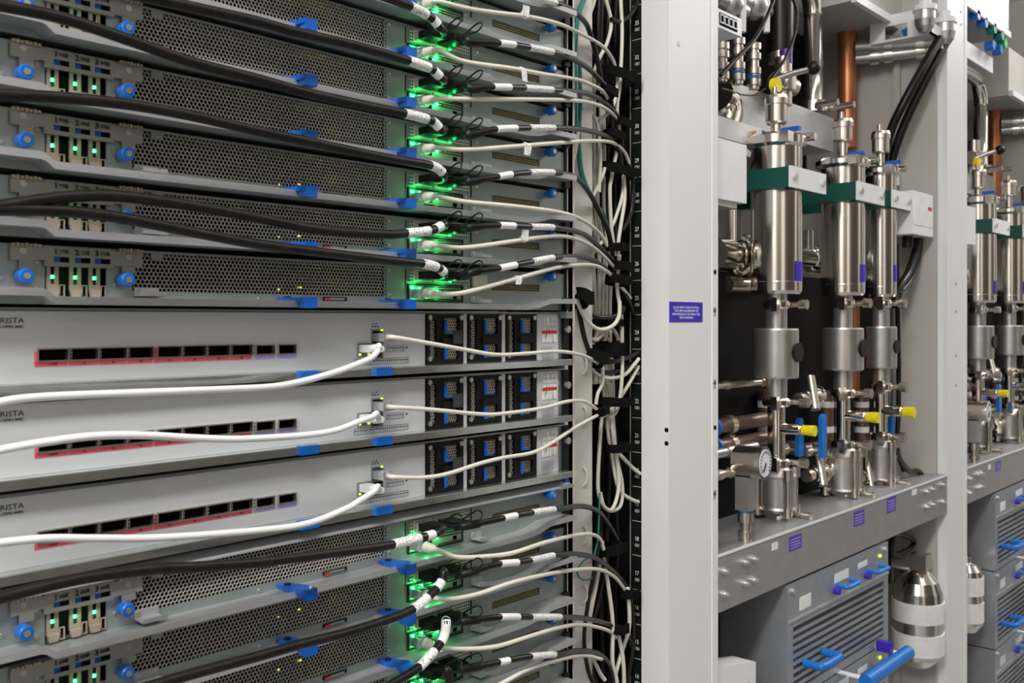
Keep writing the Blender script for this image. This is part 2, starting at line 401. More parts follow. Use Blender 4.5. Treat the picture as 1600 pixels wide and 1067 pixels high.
for k, x in enumerate((82.5, 118, 148)):
    xc = at(x, 440, -.001).x; hw = .0042
    dr = MB().plate(xc - hw, xc + hw, dz0 + .006, dz1 + .002, -.001, .001, [(xc - .0016, xc + .0016, dz0 + .0098, dz1 - .0005)])
    dr.prism([(xc - hw, dz0 + .006), (xc + hw, dz0 + .006), (xc + hw * .75, dz0 + .0005), (xc - hw * .75, dz0 + .0005)], 'y', -.003, .0005)
    dv = dr.build('drive', 'tan', sv)
    MB().plate(xc + hw + .0004, xc + hw + .0046, dz0 + .0004, dz0 + .0095, -.001, .0005, [(xc + hw + .0012, xc + hw + .0038, dz0 + .0012, dz0 + .0088)]).build('latch', 'tan', dv)
    MB().box((xc - .0016, .0006, dz0 + .0098), (xc + .0016, .0010, dz1 - .0005)).build('window', 'cavity', dv)
    MB().cbox((xc, .0001, dz0 + .0150), (.0018, .0010, .0024)).build('status_light', 'led_white_green', dv)
    MB().cbox((xc, .0002, dz0 + .0114), (.0015, .0008, .0017)).build('activity_light', 'pcb', dv)
led_light('drive_glow', (X(118), -.006, dz0 + .015), .0006, sv)
# captive knobs
for x, y in ((42, 431), (201, 437), (866, 432)):
    q = L(x, y, -.0125); q = Vector((q.x, 0, q.z))
    kb = MB().cyl(q, q + Vector((0, -.004, 0)), .0032, 14).cyl(q + Vector((0, -.004, 0)), q + Vector((0, -.012, 0)), .0054, 18).cyl(q + Vector((0, -.012, 0)), q + Vector((0, -.0132, 0)), .0054, 18, .0045).build('thumb_knob', 'blue_bright', sv)
    MB().cyl(q + Vector((0, -.0131, 0)), q + Vector((0, -.0137, 0)), .0024, 12).build('knob_core', 'screw', kb)
# small screws of the face
for x, y in ((57, 450), (57, 410), (2, 434), (180, 445), (608, 422), (608, 460), (648, 443), (727, 449), (745, 432), (405, 467), (752, 468)):
    q = L(x, y); MB().cyl(q + Vector((0, .0002, 0)), q + Vector((0, -.0009, 0)), .0017, 10, .0014).build('face_screw', 'screw', sv)
# pull handles
for x0, x1, y in ((209, 259, 466), (735, 764, 477)):
    a, b = at(x0, y, 0).x, at(x1, y, -.012).x
    zc = Z0 + .0085
    ph = MB().box((a, -.0150, zc), (b, -.0003, zc + .0008)).box((a, -.0158, zc), (b, -.0150, zc + .0032)).box((a, -.0012, zc), (b, -.0003, zc + .007)).build('pull_handle', 'zinc_ledge', sv)
    MB().cyl((a + .003, -.001, zc + .0048), (a + .003, -.0022, zc + .0048), .0018, 10).build('handle_screw', 'screw', ph)
# blue release levers on the ledge
for x in (441, 598):
    xc = X(x); zc = Z0 + .0056
    MB().prism([(xc - .006, -.001), (xc - .007, -.010), (xc - .002, -.0235), (xc - .0005, -.036), (xc + .0115, -.036), (xc + .0125, -.0235), (xc + .007, -.010), (xc + .006, -.001)], 'z', zc, zc + .0042) \
        .prism([(xc + .0005, -.0235), (xc - .0005, -.036), (xc + .0115, -.036), (xc + .0115, -.0235)], 'z', zc - .0052, zc).build('release_lever', 'blue', sv)
    MB().cyl((xc, -.008, zc + .0042), (xc, -.008, zc + .0052), .0032, 12).build('lever_pivot', 'black_plastic', sv)
    MB().box((xc - .014, -.012, Z0 + .0055), (xc - .006, -.0002, Z0 + .0062)).build('lever_plate', 'zinc_ledge', sv)
sl = MB().box((X(504), -.0012, Z0 + .0078), (X(541), -.0002, Z0 + .0112)).build('slider_slot', 'black_plastic', sv)
MB().box((X(513), -.0022, Z0 + .0086), (X(536), -.0012, Z0 + .0104)).build('slider_bar', 'zinc', sl)
MB().box((X(506), -.0024, Z0 + .0082), (X(514), -.0012, Z0 + .0102)).build('slider_tip', 'sticker_red', sl)
# network card with two cable cages
nh = [(N0 + .0075, N0 + .0295, Z0 + .0300, Z0 + .0395), (N0 + .0335, N0 + .0555, Z0 + .0300, Z0 + .0395)]
nc = MB().plate(N0, N1, Z0 + .0285, Z0 + .0415, -.0015, -.0003, nh).build('network_card', 'mesh', sv)
pf = MB()
for k in range(30):
    xk = N0 + .001 + (N1 - N0 - .002) * k / 29
    for j in range(4):
        zk = Z0 + .0293 + .0034 * j
        if not any(h[0] - .001 < xk < h[1] + .001 and h[2] - .001 < zk < h[3] + .001 for h in nh): pf.cbox((xk, -.0016, zk + .0004), (.0012, .0004, .0016))
pf.build('card_holes', 'cavity', nc)['kind'] = 'stuff'
for h in nh:
    MB().plate(h[0], h[1], h[2], h[3], -.006, .02, [(h[0] + .0008, h[1] - .0008, h[2] + .0008, h[3] - .0008)]).build('cable_cage', 'mesh', nc)
    MB().box((h[0] + .001, .012, h[2] + .001), (h[1] - .001, .013, h[3] - .001)).build('cage_depth', 'cavity', nc)
for k in range(2):
    MB().cbox((nh[0][1] + .0006 + .0018 * k, -.0020, Z0 + .0312), (.0010, .0008, .0010)).build('link_light', 'led_lime', nc)
MB().cbox((nh[1][1] - .004, -.0062, Z0 + .0292), (.003, .0012, .0012)).build('port_light', 'led_green', nc)
led_light('card_glow', (nh[1][1] - .002, -.0105, Z0 + .0262), .0030, sv)
# management card
mp_ = MB().plate(io0, io1, Z0 + .0085, Z0 + .0265, -.0016, -.0002, [(io0 + .0016, io1 - .0016, Z0 + .0101, Z0 + .0249)]).build('card_gasket', 'black_plastic', sv)
jx0, jx1, jz0, jz1 = io0 + .0045, io0 + .0205, Z0 + .0108, Z0 + .0236
u0 = io0 + .0255
holes = [(jx0, jx1, jz0, jz1), (u0, u0 + .008, Z0 + .0135, Z0 + .0175), (io1 - .014, io1 - .0075, Z0 + .0120, Z0 + .0165)]
mc = MB().plate(io0 + .0016, io1 - .0016, Z0 + .0101, Z0 + .0249, -.0006, .0006, holes).build('management_card', 'zinc_bracket', sv)
pf = MB()
for k in range(34):
    xk = io0 + .0225 + (io1 - io0 - .0255) * k / 33
    for zk in (Z0 + .0112, Z0 + .0186, Z0 + .0212, Z0 + .0238):
        if not any(h[0] - .0008 < xk < h[1] + .0008 and h[2] - .0008 < zk < h[3] + .0008 for h in holes) and abs(xk - (io0 + .0395)) > .003:
            pf.cbox((xk, -.0007, zk), (.0010, .0003, .0012))
pf.build('card_holes', 'cavity', mc)['kind'] = 'stuff'
MB().plate(jx0, jx1, jz0, jz1, -.0006, .012, [(jx0 + .001, jx1 - .001, jz0 + .0008, jz1 - .0008)]).build('network_jack', 'screw', mc)
MB().box((jx0, .0122, jz0), (jx1, .0128, jz1)).build('jack_back', 'cavity', mc)
for h in holes[1:]: MB().box((h[0], .006, h[2]), (h[1], .007, h[3])).build('port_back', 'cavity', mc)
for xk in (jx0 + .0022, jx1 - .0022):
    MB().cbox((xk, -.0012, jz1 - .0016), (.0026, .0014, .0020)).build('jack_light', 'led_white_green', mc)
sx_, sz_ = io0 + .0395, Z0 + .0192
MB().sphere((sx_, -.0012, sz_), .0019).build('status_lamp', 'led_white_green', mc)
MB().cyl((sx_ + .0085, -.0005, sz_), (sx_ + .0085, -.0014, sz_), .0013, 10).build('fault_lamp', 'led_red', mc)
led_light('jack_glow', ((jx0 + jx1) / 2 - .001, -.0070, jz1 + .0022), .0062, sv)
led_light('ledge_glow', ((jx0 + jx1) / 2 + .004, -.0115, Z0 + .0088), .0045, sv)
led_light('lamp_glow', (sx_, -.0065, sz_), .011, sv)
MB().box((X(633), -.0004, Z0 + .0255), (X(634), .0, Z0 + .042)).box((X(735), -.0004, Z0 + .0245), (X(736.5), 0, Z0 + .042)).build('seam', 'cavity', sv)
for k in range(9):
    MB().cbox((X(602.5), -.0002, Z0 + .012 + .0033 * k), (.0009, .0004, .0013)).build('register_hole', 'cavity', sv)
# interior lamps seen through the mesh
for x, y, mm_ in ((471, 449, 'led_yellow'), (474, 449, 'led_yellow'), (440, 452, 'led_yellow')):
    q = at(x, y, .024); MB().cbox((q.x, .0285, q.z), (.0013, .001, .0013)).build('board_light', mm_, it)
q = at(480, 440, .024); led_light('board_glow', (q.x, .018, q.z), .0012, sv, (.9, .85, .05))
MB().box((XR - .005, -.006, Z0 + .002), (XR + .004, .0, Z0 + .016)).box((XR, -.002, Z0), (XR + .0035, .006, Z0 + OU)).build('mounting_ear', 'rail_black', sv)
def nm(k): return ('lowest' if k == 0 else ORD[k]) 
trays = []
for k in range(8):
    o = sv if k == 0 else copy_tree(sv)
    o.location = (0, 0, Z0 + OU * k); trays.append(o)
    o['label'] = 'grey perforated server tray, directly above the top white switch' if k == 0 else 'grey perforated server tray, %s one above the top white switch' % ORD[k]
    if k == 7: o['label'] = 'grey perforated server tray cut off by the top of the photo'
    o['group'] = 'server trays in the rack'
SWB = Z0 - 3 * .066 - .006
for k in range(5):
    o = copy_tree(sv); o.location = (0, 0, SWB - OU * (k + 1)); trays.append(o)
    o['label'] = 'grey perforated server tray, directly below the bottom white switch' if k == 0 else 'grey perforated server tray, %s one below the bottom white switch' % ORD[k]
    o['group'] = 'server trays in the rack'

a, b = at(739.5, 448, 0), at(761, 430, 0)
pn = MB().box((a.x, -.0005, a.z), (b.x, -.0001, b.z)).build('paper_note', 'paper', sv, 'small cream paper note')
fs = thing('filler_strip', 'blue grey sheet metal strip between the bottom switch and lower server trays', 'panel', (0, 0, SWB - .0035))
MB().prism([(.03, SWB - .0035), (-.002, SWB - .0035), (-.010, SWB - .0025), (-.010, SWB - .0015), (.0, SWB + .0042), (.03, SWB + .0042)], 'x', XL, XR + .004).build('strip', 'zinc_ledge', fs)
MB().box((XR - .02, -.012, SWB - .0030), (XR + .004, -.008, SWB + .0005)).build('end_tab', 'zinc', fs)
# ------------------------------------------------------------------ network switch (one, then copies)
Z1 = Z0 - .066
sw = thing('network_switch', '', 'switch', (0, 0, Z1))
fz0, fz1 = Z1 + .0105, Z1 + .0625
gp = [(57.5, 105), (109, 151.5), (155, 196), (199.5, 237.5), (244, 282), (285, 320), (323, 357), (360, 392)]
ports = [(X(a), X(b), Z1 + .0263, Z1 + .0350) for a, b in gp]
sfp = [(X(398), X(426.5), Z1 + .0263, Z1 + .0342), (X(433), X(460), Z1 + .0263, Z1 + .0342)]
rj = (X(556.5), X(577.5), Z1 + .0215, Z1 + .0340); st = (X(578.5), X(596.5), Z1 + .0190, Z1 + .0470)
FX0, FX1 = X(663), X(837)
MB().plate(XL, FX0, fz0, fz1, -.001, .001, ports + sfp + [rj, st]).build('front_panel', 'switch_face', sw)
MB().box((XL, .012, Z1 + .003), (XR, .7, Z1 + .0640)).build('chassis', 'cavity', sw)
MB().box((XL, -.002, Z1 + .0630), (XR, .012, Z1 + .0650)).build('top_trim', 'switch_trim', sw)
lip = MB().prism([(-.0125, Z1 + .0030), (-.0125, Z1 + .0095), (-.0118, Z1 + .0102), (.0, Z1 + .0104), (.004, Z1 + .0030)], 'x', XL, XR).build('front_lip', 'chrome_lip', sw)
for x0, x1 in ((466, 494), (584, 609)):
    MB().box((at(x0, 500, -.012).x, -.0165, Z1 + .0030), (at(x1, 500, -.012).x, -.0095, Z1 + .0108)).build('lip_tab', 'blue_bright', sw)
for k, r in enumerate(ports + sfp):
    pc = MB().plate(r[0] - .0006, r[1] + .0006, r[2] - .0006, r[3] + .0006, -.003, .002, [(r[0] + .0004, r[1] - .0004, r[2] + .0004, r[3] - .0004)]).build('port_cage', 'nickel', sw)
    MB().box((r[0], .011, r[2]), (r[1], .0117, r[3])).build('port_depth', 'cavity', pc)
    gm = MB()
    if k < 8:
        MB().box((r[0] - .0012, -.0013, Z1 + .0222), (r[1] + .0000, -.0009, Z1 + .0258)).build('port_label', 'red_print', sw)
        text('%dx' % (k % 4 + 1) if k else '1x400', .0026, 'ink', sw, ((r[0] + r[1]) / 2, -.0014, Z1 + .0232), name='port_number', align='CENTER')
        g = MB()
        for j in range(3): g.cbox((r[1] + .0014, -.0031, r[2] + .0015 + .0028 * j), (.0009, .0003, .0013))
        g.build('spring_slots', 'cavity', pc)['kind'] = 'stuff'
    else:
        MB().box((r[0] - .001, -.0013, Z1 + .0222), (r[1] + .001, -.0009, Z1 + .0258)).build('port_label', 'violet_print', sw)
for x in (52.5, 239.5):
    MB().box((X(x), -.0013, Z1 + .0222), (X(x + 4.2), -.0009, Z1 + .0335)).build('group_label', 'red_print', sw)
text('ARISTA', .0056, 'ink', sw, (X(36.5), -.0012, Z1 + .0538), name='maker_lettering', align='RIGHT', sx=1.12)
text('DCS-7SPRS-400C', .0029, 'ink', sw, (X(36.5), -.0012, Z1 + .0503), name='model_lettering', align='RIGHT', sx=1.0)
# management jacks
for r, nmz in ((rj, 'network_jack'), (st, 'jack_stack')):
    hl = [(r[0] + .001, r[1] - .001, r[2] + .0035, r[3] - .001)] if r is rj else [(r[0] + .001, r[1] - .001, Z1 + .0335, Z1 + .0455), (r[0] + .001, r[1] - .001, Z1 + .0295, Z1 + .0325), (r[0] + .001, r[1] - .001, Z1 + .0200, Z1 + .0285)]
    j_ = MB().plate(r[0], r[1], r[2], r[3], -.0022, .0115, hl).build(nmz, 'switch_trim', sw)
    MB().box((r[0], .0112, r[2]), (r[1], .0117, r[3])).build('jack_depth', 'cavity', j_)
for xk in (rj[0] + .0025, rj[1] - .0030): MB().cbox((xk, -.0026, rj[2] + .0018), (.0022, .001, .0018)).build('link_light', 'led_lime', sw)
MB().cbox((st[1] - .002, -.0026, Z1 + .0462), (.0022, .001, .0016)).build('link_light', 'led_lime', sw)
g = MB()
for k in range(3): g.cyl((X(581 + 4.2 * k), -.0009, Z1 + .0497), (X(581 + 4.2 * k), -.0014, Z1 + .0497), .0008, 8)
g.build('indicator_dots', 'ink', sw)
def dotrow(x0, x1, n, z0, z1):
    a, b = X(x0), X(x1)
    MB().plate(a, b, z0, z1, -.0012, -.0009, [(a + .0003, b - .0003, z0 + .0003, z1 - .0003)]).build('indicator_frame', 'ink', sw)
    g = MB()
    for k in range(n):
        xk = a + .002 + (b - a - .004) * k / (n - 1); g.cyl((xk, -.0009, z1 - .0022), (xk, -.0014, z1 - .0022), .00075, 8)
        g.cbox((xk, -.0011, z0 + .0016), (.0005, .0003, .001))
    g.build('indicator_dots', 'ink', sw)
dotrow(603, 630, 8, Z1 + .0250, Z1 + .0310); dotrow(552, 637, 24, Z1 + .0130, Z1 + .0190)
text('UP', .0026, 'ink', sw, (X(632), -.0012, Z1 + .0278), name='lettering')
text('S  F  P', .0026, 'ink', sw, (X(580), -.0012, Z1 + .0512), name='lettering')
# fan modules
fans = [(664, 721, 0), (728.5, 781, 1), (788.5, 835, 2)]
MB().plate(FX0, XR - .002, fz0, fz1, .002, .004).build('fan_backing', 'switch_trim', sw)
for x in (722, 782): MB().box((X(x), -.0018, fz0), (X(x + 5.5), .002, fz1)).build('fan_divider', 'switch_face', sw)
for x0, x1, k in fans:
    a, b = X(x0), X(x1); wd = b - a
    c1 = (a + .0045, a + .0135, fz0 + .006, fz1 - .006)
    w1 = (a + wd * .46, a + wd * .88, fz1 - .0215, fz1 - .0045); w2 = (a + wd * .46, a + wd * .88, fz0 + .005, fz0 + .019)
    fm = MB().plate(a, b, fz0 + .0008, fz1 - .0005, -.003, .002, [c1, w1, w2]).build('fan_module', 'fan_black', sw)
    for r in (c1, w1, w2): MB().honey(r[0] - .001, r[1] + .002, r[2] - .001, r[3] + .002, .0034, .0016, .0006, .0014).build('fan_grille', 'fan_mesh', fm)
    for r, full in ((w1, 1), (w2, 0)):
        lt_ = MB().box((r[0], -.0055, r[2] + (.003 if full else 0)), (r[0] + .0022, -.0005, r[3] - .002))
        if full: lt_.box((r[0], -.0070, r[2] + .0010), (r[0] + .0115, -.0030, r[2] + .0026))
        lt_.build('fan_latch', 'blue', fm)
    MB().box((a + .02, -.006, (fz0 + fz1) / 2 - .006), (b - .004, -.003, (fz0 + fz1) / 2 + .001)).build('fan_handle', 'fan_black', fm)
    for xx in (a + .004, b - .0035):
        for zz_ in (fz0 + .006, fz1 - .004):
            if xx < a + .01 or zz_ > fz0 + .02: MB().cyl((xx, -.003, zz_), (xx, -.0042, zz_), .0026, 14).build('fan_screw', 'screw', fm)
    if k == 0: MB().box((b - .0185, -.0075, fz1 - .031), (b - .006, -.0062, fz1 - .0175)).build('fan_tag', 'module_dark', fm)
lp = MB().box((X(837), -.002, fz0), (X(870), .002, fz1)).build('label_panel', 'switch_face', sw)
for k, (h0, h1, mm_) in enumerate(((.0585, .0545, 'barcode'), (.0535, .0490, 'barcode'), (.0475, .0440, 'barcode'), (.0435, .0400, 'sticker_red'), (.0400, .0300, 'barcode'))):
    o_ = 0 if k < 3 else -.002
    MB().box((X(847) + o_, -.0026, Z1 + h1), (X(866.5) - o_ * .6, -.002, Z1 + h0)).build('asset_sticker', mm_, lp)
MB().box((X(844), -.0042, Z1 + .0135), (X(860), -.0030, Z1 + .0265)).build('clear_tag', 'plug_clear', lp)
MB().box((XR - .002, -.001, Z1 + .003), (XR + .008, .004, Z1 + .063)).build('mounting_ear', 'rail_black', sw)
q = (XR + .003, -.001, Z1 + .045); MB().cyl(q, (q[0], -.005, q[2]), .0042, 14).build('ear_screw', 'screw', sw)
swl = ['topmost of the three white network switches, under the upper server trays', 'middle one of the three stacked white network switches', 'lowest of the three white network switches, above the lower server trays']
sws = []
for k in range(3):
    o = sw if k == 0 else copy_tree(sw); o.location = (0, 0, Z1 - .066 * k); sws.append(o)
    o['label'] = swl[k]; o['group'] = 'white network switches'
# ------------------------------------------------------------------ cables
def path_of(pts, n=7):
    """points: (photo x, photo y, depth) or a world Vector; returns samples with the photo x of each"""
    W = [p if isinstance(p, Vector) else at(*p) for p in pts]
    return [(q, pix(q)[0]) for q in catmull(W, n)]
def sub(path, x0, x1):
    return [q for q, x in path if min(x0, x1) <= x <= max(x0, x1)]
def ramp(xy, keys):
    """give each (x, y) a depth interpolated over keys [(x, Y), ...]"""
    out = []
    for x, y in xy:
        for (a, ya), (b, yb) in zip(keys, keys[1:]):
            if a <= x <= b: Y = ya + (yb - ya) * (x - a) / (b - a); break
        else: Y = keys[0][1] if x < keys[0][0] else keys[-1][1]
        out.append((x, y, Y))
    return out
upl = lambda k: 'lowest upper server tray' if k == 0 else '%s server tray above the top switch' % ORD[k]
lol = lambda k: '%s server tray below the bottom switch' % ORD[k]
def tray_z(k): return Z0 + OU * k if k >= 0 else SWB + OU * k            # k<0: lower trays
P1X, P2X, PZ = (nh[0][0] + nh[0][1]) / 2, (nh[1][0] + nh[1][1]) / 2, .03475
JX, JZ = (jx0 + jx1) / 2, (jz0 + jz1) / 2 - Z0 - .001
def connector(t, X_, z, length):
    MB().box((X_ - .0098, -.006 - length, z - .0038), (X_ + .0098, .002, z + .0038)).prism([(X_ - .0098, z - .0038), (X_ + .0098, z - .0038), (X_ + .0055, z - .0045), (X_ - .0055, z - .0045)], 'y', -.006 - length, -.004) \
        .build('connector', 'black_plastic', t)
    c0 = Vector((X_ + .007, -.006 - length * .8, z + .004))
    MB().tube(catmull([c0, c0 + Vector((.002, -.008, .006)), c0 + Vector((.004, -.018, .011)), c0 + Vector((.002, -.026, .008)), c0 + Vector((-.001, -.022, .001)), c0 + Vector((-.003, -.010, 0))], 5), .0009, 6).build('pull_loop', 'black_plastic', t)
# thick black cables that run to the left
LEFT = {
 5: [(688, 44), (676, 30), (650, 14), (617, 1), (560, -18), (500, -36)],
 4: [(690, 122), (676, 109), (660, 102), (625, 91), (550, 70), (462, 50), (400, 33), (300, 11), (230, -4), (170, -18)],
 3: [(690, 204), (678, 191), (660, 184), (625, 176), (550, 161), (475, 144), (400, 123), (300, 97), (200, 62), (100, 29), (0, 8), (-60, 0)],
 2: [(693, 272), (682, 262), (660, 256), (600, 246), (500, 225), (400, 204), (300, 181), (200, 163), (100, 153), (0, 148), (-60, 147)],
 1: [(694, 350), (680, 358), (660, 362), (630, 365), (600, 366), (500, 359), (400, 340), (325, 326), (250, 314), (175, 306), (100, 308), (0, 322), (-60, 332)],
 0: [(694, 426), (684, 418), (660, 412), (600, 406), (500, 394), (400, 381), (325, 367), (250, 352), (175, 338), (100, 330), (0, 327), (-60, 330)],
 -1: [(691, 826), (680, 834), (650, 842), (607, 852), (550, 860), (450, 873), (400, 879), (300, 886), (250, 888), (150, 900), (75, 915), (0, 934), (-60, 950)],
 -2: [(694, 893), (690, 908), (676, 926), (637, 956), (550, 986), (475, 1005), (400, 1026), (300, 1053), (200, 1082), (120, 1100)],
 -3: [(697, 970), (695, 990), (686, 1008), (655, 1042), (617, 1066), (570, 1095)],
 -4: [(698, 1046), (702, 1062), (700, 1080), (690, 1100)],
}
SLV = {5: ((668, 640), (685, 676)), 4: ((671, 634), (688, 678)), 3: ((668, 630), (686, 674)), 2: ((692, 671), (0, 0)), 1: ((670, 631), (690, 678)),
       0: ((683, 658), (694, 688)), -1: ((656, 610), (680, 663)), -2: ((672, 640), (690, 680)), -3: ((682, 654), (697, 688)), -4: ((0, 0), (0, 0))}
for k, xy in LEFT.items():
    z = tray_z(k) + PZ
    lab = 'thick black cable sweeping left from the %s' % (upl(k) if k >= 0 else lol(-k - 1))
    t = thing('data_cable', lab, 'cable', (P1X, 0, z), 'thick black cables running left')
    connector(t, P1X, z, .020)
    keys = [(-60, -.062), (300, -.056), (640, -.050), (688, -.044), (700, -.040)]
    pts = [Vector((P1X, -.022, z)), Vector((P1X, -.032, z))] + ramp(xy, keys)
    pa = path_of(pts); r = .0043
    MB().tube([q for q, _ in pa], r, 10).build('sheath', 'black_cable', t)
    for x0, x1 in SLV[k]:
        s_ = [q for q, x in pa[12:] if min(x0, x1) <= x <= max(x0, x1)]
        if len(s_) > 1: MB().tube(s_, r + .0004, 12).build('white_sleeve', 'sleeve_print' if x0 == SLV[k][0][0] else 'sticker', t)
# black cables that run to the right into the bundle
RIGHT = {
 6: [(735, -8), (790, -12), (850, 0), (887, 12), (912, 32), (922, 52), (932, 88), (940, 130)],
 5: [(735, 66), (775, 67), (810, 71), (870, 83), (900, 95), (925, 112), (945, 136), (955, 160), (958, 200)],
 4: [(738, 139), (765, 136), (812, 137), (870, 141), (912, 145), (937, 155), (957, 172), (967, 188), (972, 230)],
 3: [(735, 211), (775, 202), (820, 200), (872, 200), (912, 203), (950, 214), (966, 235), (972, 270)],
 2: [(735, 284), (772, 277), (820, 270), (870, 270), (900, 278), (920, 300), (937, 332), (950, 360), (958, 400)],
 1: [(738, 355), (780, 352), (822, 354), (870, 356), (912, 366), (937, 386), (957, 408), (966, 440)],
 0: [(740, 425), (780, 419), (825, 410), (870, 402), (912, 402), (937, 413), (962, 437), (980, 465), (990, 490)],
 -1: [(738, 809), (755, 812), (780, 811), (825, 802), (872, 795), (912, 791), (937, 802), (957, 830), (970, 862)],
 -2: [(738, 880), (755, 883), (775, 882), (822, 877), (870, 867), (900, 866), (930, 872), (955, 890), (975, 912), (985, 936)],
 -3: [(730, 950), (755, 960), (782, 964), (830, 964), (875, 964), (912, 966), (950, 975), (975, 990), (985, 1000)],
 -4: [(728, 1018), (742, 1025), (760, 1029), (820, 1027), (872, 1022), (900, 1017), (932, 1020), (950, 1036), (957, 1060), (958, 1085)],
}
RS = {6: ((774, 804), (822, 868)), 5: ((778, 808), (822, 868)), 4: ((769, 800), (815, 870)), 3: ((775, 807), (822, 872)), 2: ((774, 805), (821, 869)), 1: ((780, 808), (823, 868)), 0: ((780, 810), (826, 870)),
      -1: ((782, 812), (826, 871)), -2: ((780, 810), (823, 869)), -3: ((781, 812), (826, 875)), -4: ((777, 808), (822, 872))}
for k, xy in RIGHT.items():
    z = tray_z(k) + PZ
    lab = 'black cable with white sleeves bending right from the %s' % (upl(k) if k >= 0 else lol(-k - 1))
    t = thing('data_cable', lab, 'cable', (P2X, 0, z), 'black cables running right')
    connector(t, P2X, z, .024)
    keys = [(700, -.032), (760, -.048), (820, -.040), (880, -.020), (925, .020), (960, .045), (1000, .06)]
    pts = [Vector((P2X, -.028, z)), Vector((P2X + .001, -.036, z))] + ramp([e for e in xy if k >= 0 or e[0] > 765], keys)
    pa = path_of(pts); r = .0033
    MB().tube([q for q, _ in pa], r, 10).build('sheath', 'black_cable', t)
    n0 = [q for q, x in pa if x < 752]
    if len(n0) > 1: MB().tube(n0, r + .0012, 10).build('strain_relief', 'black_plastic', t)
    for j, (x0, x1) in enumerate(RS[k]):
        s_ = sub(pa, x0, x1)
        if len(s_) > 1: MB().tube(s_, r + .0004, 12).build('white_sleeve', 'sticker' if j == 0 else 'sleeve_print', t)
# white network cables of the trays
WHITE = {
 6: [(690, 13), (725, 12), (775, 20), (825, 26), (875, 38), (912, 55), (942, 73), (957, 93), (963, 112)],
 5: [(690, 92), (725, 96), (800, 107), (850, 116), (900, 124), (925, 133), (941, 142), (950, 155)],
 4: [(690, 160), (750, 155), (800, 155), (875, 156), (920, 160), (950, 172), (966, 192), (968, 215)],
 3: [(690, 237), (725, 234), (800, 229), (875, 223), (925, 220), (957, 223), (975, 237), (983, 255)],
 2: [(690, 314), (725, 315), (800, 322), (875, 332), (912, 345), (937, 365), (948, 384)],
 1: [(690, 390), (725, 387), (800, 377), (850, 370), (887, 370), (920, 382), (945, 402), (961, 420)],
 0: [(690, 461), (725, 457), (800, 437), (850, 423), (887, 415), (925, 414), (945, 422), (961, 437), (985, 466)],
 -1: [(690, 866), (712, 870), (750, 870), (800, 864), (850, 848), (900, 836), (925, 835), (938, 843), (943, 858)],
 -2: [(690, 934), (712, 935), (750, 927), (800, 910), (850, 898), (900, 890), (937, 890), (962, 903), (979, 926)],
 -3: [(692, 1010), (725, 1014), (775, 1010), (825, 995), (875, 980), (912, 976), (950, 985), (962, 996)],
 -4: [(700, 1090), (740, 1086), (787, 1066), (825, 1046), (875, 1030), (912, 1024), (940, 1030)],
}
FLAG = {6: (821, 14, 12, 16, 1), 5: (818, 121, 9, 18, 0), 3: (820, 239, 12, 16, -1), 1: (817, 363, 12, 16, 1), 0: (812, 444, 10, 10, -1)}
for k, xy in WHITE.items():
    z = tray_z(k) + JZ
    lab = 'white network cable in the glowing jack of the %s' % (upl(k) if k >= 0 else lol(-k - 1))
    t = thing('network_cable', lab, 'cable', (JX, 0, z), 'white network cables of the server trays')
    keys = [(650, -.020), (700, -.035), (800, -.040), (870, -.024), (925, .018), (960, .042), (1000, .06)]
    plug = MB().box((JX - .0058, -.014, z - .0045), (JX + .0058, .008, z + .0045)).prism([(JX - .003, z + .0045), (JX + .003, z + .0045), (JX + .003, z + .0065), (JX - .003, z + .0065)], 'y', -.012, .0)
    plug.build('plug', 'plug_clear', t)
    bo = [Vector((JX, -.014 - .0022 * j, z)) for j in range(7)]
    MB().tube(bo, [.0052, .0044, .0050, .0041, .0046, .0036, .0030], 12).build('boot', 'white_cable', t)
    pts = [Vector((JX, -.022, z)), Vector((JX + .001, -.031, z - .0005))] + ramp(xy[1:], keys)
    pa = path_of(pts)
    MB().tube([q for q, _ in pa], .00245, 8).build('sheath', 'white_cable', t)
    if k in FLAG:
        x, y, w_, h_, sgn = FLAG[k]
        near = min(pa[14:], key=lambda e: abs(e[1] - x))[0]; mmp = mpp(x, near.y)
        hh = h_ * mmp; ww = w_ * mmp * 1.4
        MB().prism([(near.x - ww / 2, near.z), (near.x + ww / 2, near.z - .0015), (near.x + ww * (.6 if sgn >= 0 else .2), near.z + (hh if sgn > 0 else -hh)), (near.x - ww * (.6 if sgn < 0 else .3), near.z + (hh if sgn > 0 else -hh))], 'y', near.y - .0030, near.y - .0026).build('flag_label', 'cable_print', t)
        MB().cyl(near + Vector((-.004, 0, .0005)), near + Vector((.004, 0, -.0005)), .0029, 10).build('label_wrap', 'sticker', t)
# white cables of the switches
SWL = {0: [(592, 540), (591, 547), (580, 559), (560, 568), (525, 581), (475, 595), (425, 604), (350, 608), (300, 610), (200, 614), (100, 618), (40, 622), (0, 628), (-60, 640)],
       1: [(588, 646), (582, 651), (562, 658), (525, 672), (475, 680), (375, 686), (300, 684), (225, 680), (150, 681), (75, 690), (0, 703), (-60, 715)],
       2: [(590, 760), (584, 768), (562, 782), (540, 795), (480, 818), (400, 829), (250, 840), (150, 841), (75, 841), (0, 848), (-60, 856)]}
SWR = {0: [(640, 527), (675, 537), (725, 546), (775, 554), (825, 552), (862, 549), (892, 551), (920, 559), (940, 572)],
       1: [(640, 635), (675, 640), (750, 647), (787, 646), (850, 637), (887, 627), (912, 627), (928, 636), (940, 646)],
       2: [(640, 744), (662, 746), (700, 740), (750, 724), (787, 715), (832, 707), (862, 692), (900, 667), (937, 647), (950, 640)]}
WHICH = ['top', 'middle', 'bottom']
